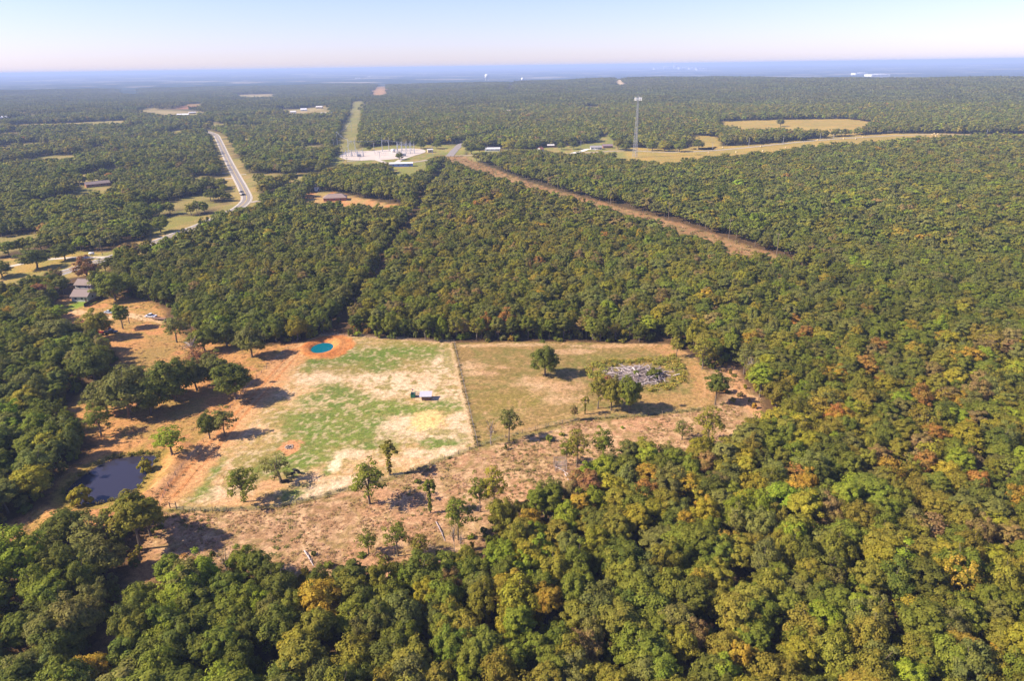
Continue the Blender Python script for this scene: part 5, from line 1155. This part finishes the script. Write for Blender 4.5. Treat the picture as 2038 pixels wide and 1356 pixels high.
MB().tube([(1.2, 0.3, 1.5), (1.2, 0.3, 2.4)], 0.05, 6).build('exhaust_pipe', STEEL, r)
x, y, z = G(198, 668); r = empty('farm_wagon', 'red box wagon under the oak left of the black pickup', 'wagon', (x, y, z), 0.1)
for s in (-1, 1): MB().box((0, s * 0.9, 1.2), (3.2, 0.08, 0.9)).build('side_board', RED, r); MB().box((s * 1.56, 0, 1.2), (0.08, 1.7, 0.9)).build('end_board', RED, r)
MB().box((0, 0, 0.75), (3.2, 1.8, 0.1)).build('bed', RED, r)
for sx in (-1, 1):
    for sy in (-1, 1): MB().tube([(sx * 1.1, sy * 0.75, .4), (sx * 1.1, sy * 0.95, .4)], .4, 12).build('wheel', RUBBER, r)
def tank(lab, px, py, L, rad, deg):
    x, y, z = G(px, py); r = empty('storage_tank', lab, 'tank', (x, y, z), math.radians(deg)); n = 6
    MB().tube([(-L / 2, 0, rad + .4), (-L / 2 + rad * .4, 0, rad + .4), (L / 2 - rad * .4, 0, rad + .4), (L / 2, 0, rad + .4)], [rad * .5, rad, rad, rad * .5], 14).build('shell', WHITE, r, True)
    for s in (-1, 1): MB().box((s * L * .3, 0, .25), (.2, rad * 1.6, .6)).build('foot', STEEL, r)
    MB().tube([(0, 0, 2 * rad + .35), (0, 0, 2 * rad + .65)], .2, 8).build('valve_dome', STEEL, r)
tank('white tank beside the gravel drive in the meadow', 183, 508, 3.2, 0.75, 10)

# ------------------------------------------------------------------ cattle
HIDE = M_('black_hide', (0.014, 0.012, 0.012), 0.7, var=0.2)
def cow(lab, px, py, deg, lying=False):
    x, y, z = G(px, py); dz = -0.62 if lying else 0.0
    V = [(-0.85, 0, 1.2), (-0.35, 0, 1.18), (0.25, 0, 1.17), (0.75, 0, 1.25), (1.05, 0, 1.42), (1.3, 0, 1.35 if lying else 1.2), (1.62, 0, 1.1 if lying else 0.92)]; R = [(.34, .34), (.40, .44), (.42, .46), (.36, .42), (.2, .24), (.17, .19), (.1, .1)]
    E = [(i, i + 1) for i in range(6)]
    def chain(root, pts, rad):
        p = root
        for q, w in zip(pts, rad): V.append(q); R.append((w, w)); E.append((p, len(V) - 1)); p = len(V) - 1
    for s in (-1, 1):
        if lying:
            chain(0, [(-0.75, s * .34, .95), (-0.2, s * .5, .75), (-0.55, s * .55, .7)], [.17, .11, .07]); chain(3, [(0.75, s * .28, .9), (1.1, s * .3, .72), (0.8, s * .36, .68)], [.14, .09, .06])
        else:
            chain(0, [(-0.82, s * .22, .85), (-0.98, s * .22, .48), (-0.9, s * .22, .04)], [.17, .085, .07]); chain(3, [(0.72, s * .2, .8), (0.74, s * .2, .42), (0.74, s * .2, .04)], [.13, .075, .065])
        chain(5, [(1.22, s * .26, 1.42 if lying else 1.3)], [.05])
    chain(0, [(-1.2, 0, 1.1), (-1.26, 0, .55 if not lying else .75)], [.05, .04])
    me = bpy.data.meshes.new('cow'); me.from_pydata([(a, b, c + dz) for a, b, c in V], E, []); o = bpy.data.objects.new('cow', me); COL.objects.link(o); me.materials.append(HIDE)
    sk = o.modifiers.new('skin', 'SKIN'); o.modifiers.new('subdivision', 'SUBSURF').levels = 2; o.modifiers[-1].render_levels = 2
    for i, w in enumerate(R): me.skin_vertices[0].data[i].radius = w
    me.skin_vertices[0].data[0].use_root = True
    o.location = (x, y, z + 0.04); o.rotation_euler = (0, 0, math.radians(deg)); tag(o, lab, 'cow', 'black cattle under the leaning tree')
cow('black cow standing right of the leaning tree, farthest from it', 591, 944, 158); cow('black cow standing in the shade between the other two', 578, 951, 20); cow('black cow lying at the foot of the leaning tree', 569, 961, 200, True)

# ------------------------------------------------------------------ poles, tower, substation, bales
def pole(lab, px, py, top, arm=1.2, deg=0, h=None):
    x, y, z = G(px, py); h = h or height_to(px, py, top); r = empty('utility_pole', lab, 'pole', (x, y, z), math.radians(deg), 'utility poles'); k = 0.18 if py > 350 else 0.26
    MB().tube([(0, 0, -.3), (0, 0, h)], [k, k * 0.7], 7).build('shaft', POSTM if py > 330 else STEEL, r); MB().box((0, 0, h - 0.6), (arm * 2, k, k)).build('crossarm', POSTM, r)
    for s in (-1, 0, 1): MB().tube([(s * arm * .9, 0, h - .5), (s * arm * .9, 0, h - .15)], 0.08, 6).build('insulator', STEEL, r)
POLES = [(258, 645, 612, 'pole in the yard right of the slim tree'), (204, 508, 476, 'pole beside the gravel drive'), (398, 432, 404, 'pole above the grassy paddock'), (389, 340, 303, 'tall pole in the woods left of the highway'), (1348, 300, 287, 'pole at the left of the hay field'), (1418, 296, 283, 'pole above the hay field beside the small tan field'), (1490, 292, 274, 'pole in front of the tree row, middle of the hay field'), (1558, 288, 271, 'tall pole right of the middle of the hay field'), (1632, 277, 264, 'pole where the hay field narrows'), (1658, 276, 266, 'pole right of the narrowing of the hay field'), (1963, 271, 256, 'pole at the far right end of the hay field'), (683, 322, 296, 'left pole before the substation'), (692, 337, 314, 'pole on the lawn below the substation'), (745, 305, 284, 'pole in the middle of the substation'), (756, 316, 302, 'short pole at the substation front'), (861, 308, 290, 'pole right of the substation'), (789, 309, 296, 'short pole beside the substation tank'), (1156, 296, 279, 'pole in the far yards'), (1252, 300, 290, 'pole right of the far houses'), (1288, 300, 289, 'pole right of the cell tower'), (447, 380, 360, 'pole at the left verge of the highway'), (665, 300, 276, 'tall pole at the foot of the green swath'), (672, 290, 262, 'tall pole left in the green swath'), (700, 262, 240, 'pole farther up the green swath')]
for px, py, top, lab in POLES: pole(lab, px, py, top, 1.2 if py > 330 else 2.0)
for k_, (px, py) in enumerate(((1110, 382), (1215, 408), (1330, 440), (1450, 478), (1545, 510))):
    pole(('leftmost', 'second', 'third', 'fourth', 'rightmost')[k_] + ' pole along the brown corridor counted from left', px, py, 0, 1.5, -25, 13.5)

def lattice(r, w0, w1, h, n, nleg=3, rl=0.16, rb=0.07, z0=0.0, mt=None):
    mt = mt or STEEL
    A = [2 * math.pi * k / nleg + 0.5 for k in range(nleg)]; at = lambda k, t: Vector(((w0 + (w1 - w0) * t) * math.cos(A[k % nleg]), (w0 + (w1 - w0) * t) * math.sin(A[k % nleg]), z0 + h * t))
    for k in range(nleg): MB().tube([at(k, 0), at(k, 1)], [rl, rl * 0.7], 6).build('leg', mt, r)
    for k in range(nleg):
        m = MB()
        for i in range(n):
            t0, t1 = i / n, (i + 1) / n; m.tube([at(k, t0), at(k + 1, t1)], rb, 4); m.tube([at(k + 1, t0), at(k, t1)], rb, 4); m.tube([at(k, t1), at(k + 1, t1)], rb, 4)
        tag(m.build('bracing', mt, r), None, kind='stuff')
x, y, z = G(1264, 313); TH = height_to(1264, 313, 194); r = empty('cell_tower', 'tall steel lattice cell tower at the edge of the hay field', 'tower', (x, y, z))
TSTEEL = M_('pale_steel', (0.36, 0.36, 0.38), 0.5, metal=0.2); lattice(r, 3.2, 0.8, TH, 22, 3, 0.2, 0.075, mt=TSTEEL)
MB().tube([(0, 0, TH - 2.0), (0, 0, TH - 1.7)], 3.2, 3).build('platform', TSTEEL, r)
for k in range(3):
    a = k * 2.094 + 0.5; n_ = Vector((math.cos(a), math.sin(a), 0)); t_ = Vector((-math.sin(a), math.cos(a), 0)); MB().tube([n_ * 3 - t_ * 2.6 + Vector((0, 0, TH - 1)), n_ * 3 + t_ * 2.6 + Vector((0, 0, TH - 1))], 0.12, 5).build('antenna_frame', TSTEEL, r)
    for j in range(4): c = n_ * 3.3 + t_ * (-2.4 + 1.6 * j); MB().box((c.x, c.y, TH - 1.6), (0.35, 0.75, 3.6), a).build('antenna', WHITE, r)
MB().tube([(0, 0, TH), (0.2, 0, TH + 3.5)], 0.08, 5).build('lightning_rod', TSTEEL, r)
for k in range(3): c = Vector((2.5 * math.cos(k * 2.1 + 1), 2.5 * math.sin(k * 2.1 + 1), TH + 1.6)); MB().tube([(0, 0, TH + 1), c], 0.1, 5).build('arm', TSTEEL, r)

pad = smooth_line(LINE([(674, 312), (690, 303), (740, 300), (800, 296), (838, 297), (846, 303), (815, 312), (770, 318), (720, 319), (690, 318), (674, 312)]), 6)[:-1]
PADM = M_('crushed_stone', (0.50, 0.42, 0.36), 0.95, var=0.12, scale=0.1)
tag(MB().add([(p[0], p[1], tz(p[0], p[1]) + 0.2) for p in pad], [tuple(range(len(pad)))]).build('substation_pad', PADM), 'pale gravel yard of the substation', kind='structure')
for pts, w, lab in (([(745, 317), (780, 326), (800, 317), (835, 305)], 3.0, 'pale drive in front of the substation'), ([(690, 321), (745, 318)], 2.0, 'gravel strip along the substation front')): ribbon('gravel_drive', smooth_line(LINE(pts), 5), w, 0.24, PADM, lab)
def gantry(lab, px, py, top, w, deg, bays=1):
    x, y, z = G(px, py); h = height_to(px, py, top); r = empty('steel_gantry', lab, 'gantry', (x, y, z), math.radians(deg))
    for s in range(bays + 1):
        xx = -w / 2 + w * s / bays
        for q in (-1, 1): MB().tube([(xx, q * 2.2, 0), (xx, q * 0.3, h)], [0.34, 0.24], 5).build('leg', STEEL, r)
        m = MB()
        for k in range(6): a, b = k / 6, (k + 1) / 6; m.tube([(xx, 2.2 - 1.9 * a, h * a), (xx, -2.2 + 1.9 * b, h * b)], 0.14, 4); m.tube([(xx, -2.2 + 1.9 * a, h * a), (xx, 2.2 - 1.9 * b, h * b)], 0.14, 4)
        tag(m.build('bracing', STEEL, r), None, kind='stuff')
        MB().tube([(xx, 0, h), (xx, 0, h * 1.3)], 0.16, 5).build('mast', STEEL, r)
    for q in (-0.35, 0.35): MB().box((0, q, h * 0.96), (w, 0.16, 0.2)).build('beam', STEEL, r)
    for k in range(3 * bays): MB().tube([(-w / 2 + w * (k + .5) / (3 * bays), 0, h * .95), (-w / 2 + w * (k + .5) / (3 * bays), 0, h * .8)], 0.14, 6).build('insulator', WHITE, r)
gantry('tall steel gantry at the left of the substation', 701, 304, 281, 9, 10); gantry('tall steel gantry in the middle of the substation', 768, 301, 279, 9, 5); gantry('wide low steel gantry at the left front of the substation', 706, 311, 299, 22, 0, 3); gantry('wide steel gantry with masts at the right of the substation', 808, 306, 287, 22, 5, 4); gantry('rear steel gantry with masts right of the middle', 805, 300, 285, 18, 5, 3)
def bus(lab, px, py, n):
    x, y, z = G(px, py); r = empty('bus_support', lab, 'bus support', (x, y, z))
    for k in range(n): MB().tube([(k * 2.6 - n * 1.3, 0, 0), (k * 2.6 - n * 1.3, 0, 4)], 0.14, 5).build('column', STEEL, r); MB().tube([(k * 2.6 - n * 1.3, 0, 4), (k * 2.6 - n * 1.3, 0, 5.2)], 0.2, 6).build('insulator', WHITE, r)
    MB().tube([(-n * 1.3, 0, 5.2), (n * 1.3 - 2.6, 0, 5.2)], 0.12, 5).build('busbar', STEEL, r)
bus('low row of bus supports at the left substation gantries', 703, 315, 10); bus('second row of bus supports at the left substation gantries', 700, 311, 9); bus('rear row of bus supports at the left gantries', 708, 307, 8); bus('rear row of bus supports behind the right gantry', 812, 303, 8); bus('row of bus supports in the middle of the substation', 760, 309, 6)
bus('row of bus supports under the right substation gantry', 806, 309, 8)
def transformer(lab, px, py):
    x, y, z = G(px, py); r = empty('transformer', lab, 'transformer', (x, y, z)); MB().box((0, 0, 1.9), (4, 2.6, 3.4)).build('tank', STEEL, r)
    for s in (-1, 1):
        for k in range(5): MB().box((-1.5 + .75 * k, s * 1.65, 1.8), (.15, .7, 2.6)).build('radiator', STEEL, r)
    for k in range(3): MB().tube([(-1.2 + 1.2 * k, 0, 3.6), (-1.2 + 1.2 * k, 0, 5.2)], [.28, .14], 7).build('bushing', WHITE, r)
transformer('grey transformer at the left of the substation', 715, 312); transformer('grey transformer at the right of the substation', 805, 311)
tank('white tank behind the middle of the substation', 783, 303, 5, 2.1, 60)
def wire_run(lab, pts):
    P = [];
    for (px, py, h) in pts: x, y, z = G(px, py); P.append(Vector((x, y, z + h)))
    r = empty('power_line', lab, 'power line', P[0])
    for o in (-2, 0, 2):
        Q = []
        for a, b in zip(P, P[1:]):
            for k in range(8): t = k / 8; q = a.lerp(b, t) - P[0]; Q.append(q + Vector((0, o, -4 * t * (1 - t) * (b - a).length * 0.025)))
        Q.append(P[-1] - P[0] + Vector((0, o, 0))); MB().tube(Q, 0.06, 3).build('wire', STEEL, r)
wire_run('power line wires over the substation', [(683, 322, 16), (701, 304, 15), (768, 301, 15), (805, 300, 11)])
wire_run('power line wires up the green swath', [(701, 304, 15), (672, 290, 20), (700, 262, 20)])
ARC = smooth_line(LINE([(1140, 305), (1158, 301), (1170, 297), (1188, 298)]), 5); ribbon('gravel_drive', ARC, 3.5, 0.3, M_('white_gravel', (0.75, 0.7, 0.62), 0.95), 'white curved gravel drive left of the cell tower')

STRAW = M_('straw', (0.55, 0.42, 0.22), 0.95, var=0.25, scale=4)
BALES = sorted([(1388, 298), (1410, 305), (1438, 295), (1514, 293), (1518, 302), (1599, 289), (1606, 290), (1627, 280), (1465, 304), (1564, 295), (1679, 277), (1703, 278), (1717, 274), (1855, 269), (1859, 267), (1867, 268), (1862, 272)])
N17 = ['leftmost', 'second', 'third', 'fourth', 'fifth', 'sixth', 'seventh', 'eighth', 'ninth', 'tenth', 'eleventh', 'twelfth', 'thirteenth', 'fourteenth', 'fifteenth', 'sixteenth', 'rightmost']
bale_me = None
for k, (px, py) in enumerate(BALES):
    if bale_me is None:
        m = MB(); ri = [(-0.8, 0.86), (-0.72, 1.0), (-0.3, 1.03), (0.3, 1.03), (0.72, 1.0), (0.8, 0.86)]; m.tube([(a, 0, 1.0) for a, q in ri], [q for a, q in ri], 16)
        bale_me = bpy.data.meshes.new('hay_bale'); bale_me.from_pydata(m.v, [], m.f); bale_me.materials.append(STRAW)
    x, y, z = G(px, py); o = bpy.data.objects.new('hay_bale', bale_me); COL.objects.link(o); o.location = (x, y, z + 0.1); o.rotation_euler = (0, 0, k * 1.3); tag(o, f'round straw bale, {N17[k]} counted from left on the long hay field', 'hay bale', 'bales on the hay field')


# ------------------------------------------------------------------ haze
hz, nt, b, out = mat_new('haze_air'); nt.nodes.remove(b)
pv = nt.nodes.new('ShaderNodeVolumePrincipled'); pv.inputs['Density'].default_value = HAZE_DENSITY
pv.inputs['Color'].default_value = (0.52, 0.66, 1.0, 1); pv.inputs['Anisotropy'].default_value = 0.0
nt.links.new(pv.outputs[0], out.inputs['Volume'])
zlo = float(me_min) if (me_min := min(terrain(gx, gy))) else -60
o = MB().box((0, 20000, (zlo - 1 + 118) / 2), (100000 + 2000, 72000, 118 - zlo + 1)).build('haze', hz); tag(o, 'pale blue haze filling the air over the woods', kind='stuff')
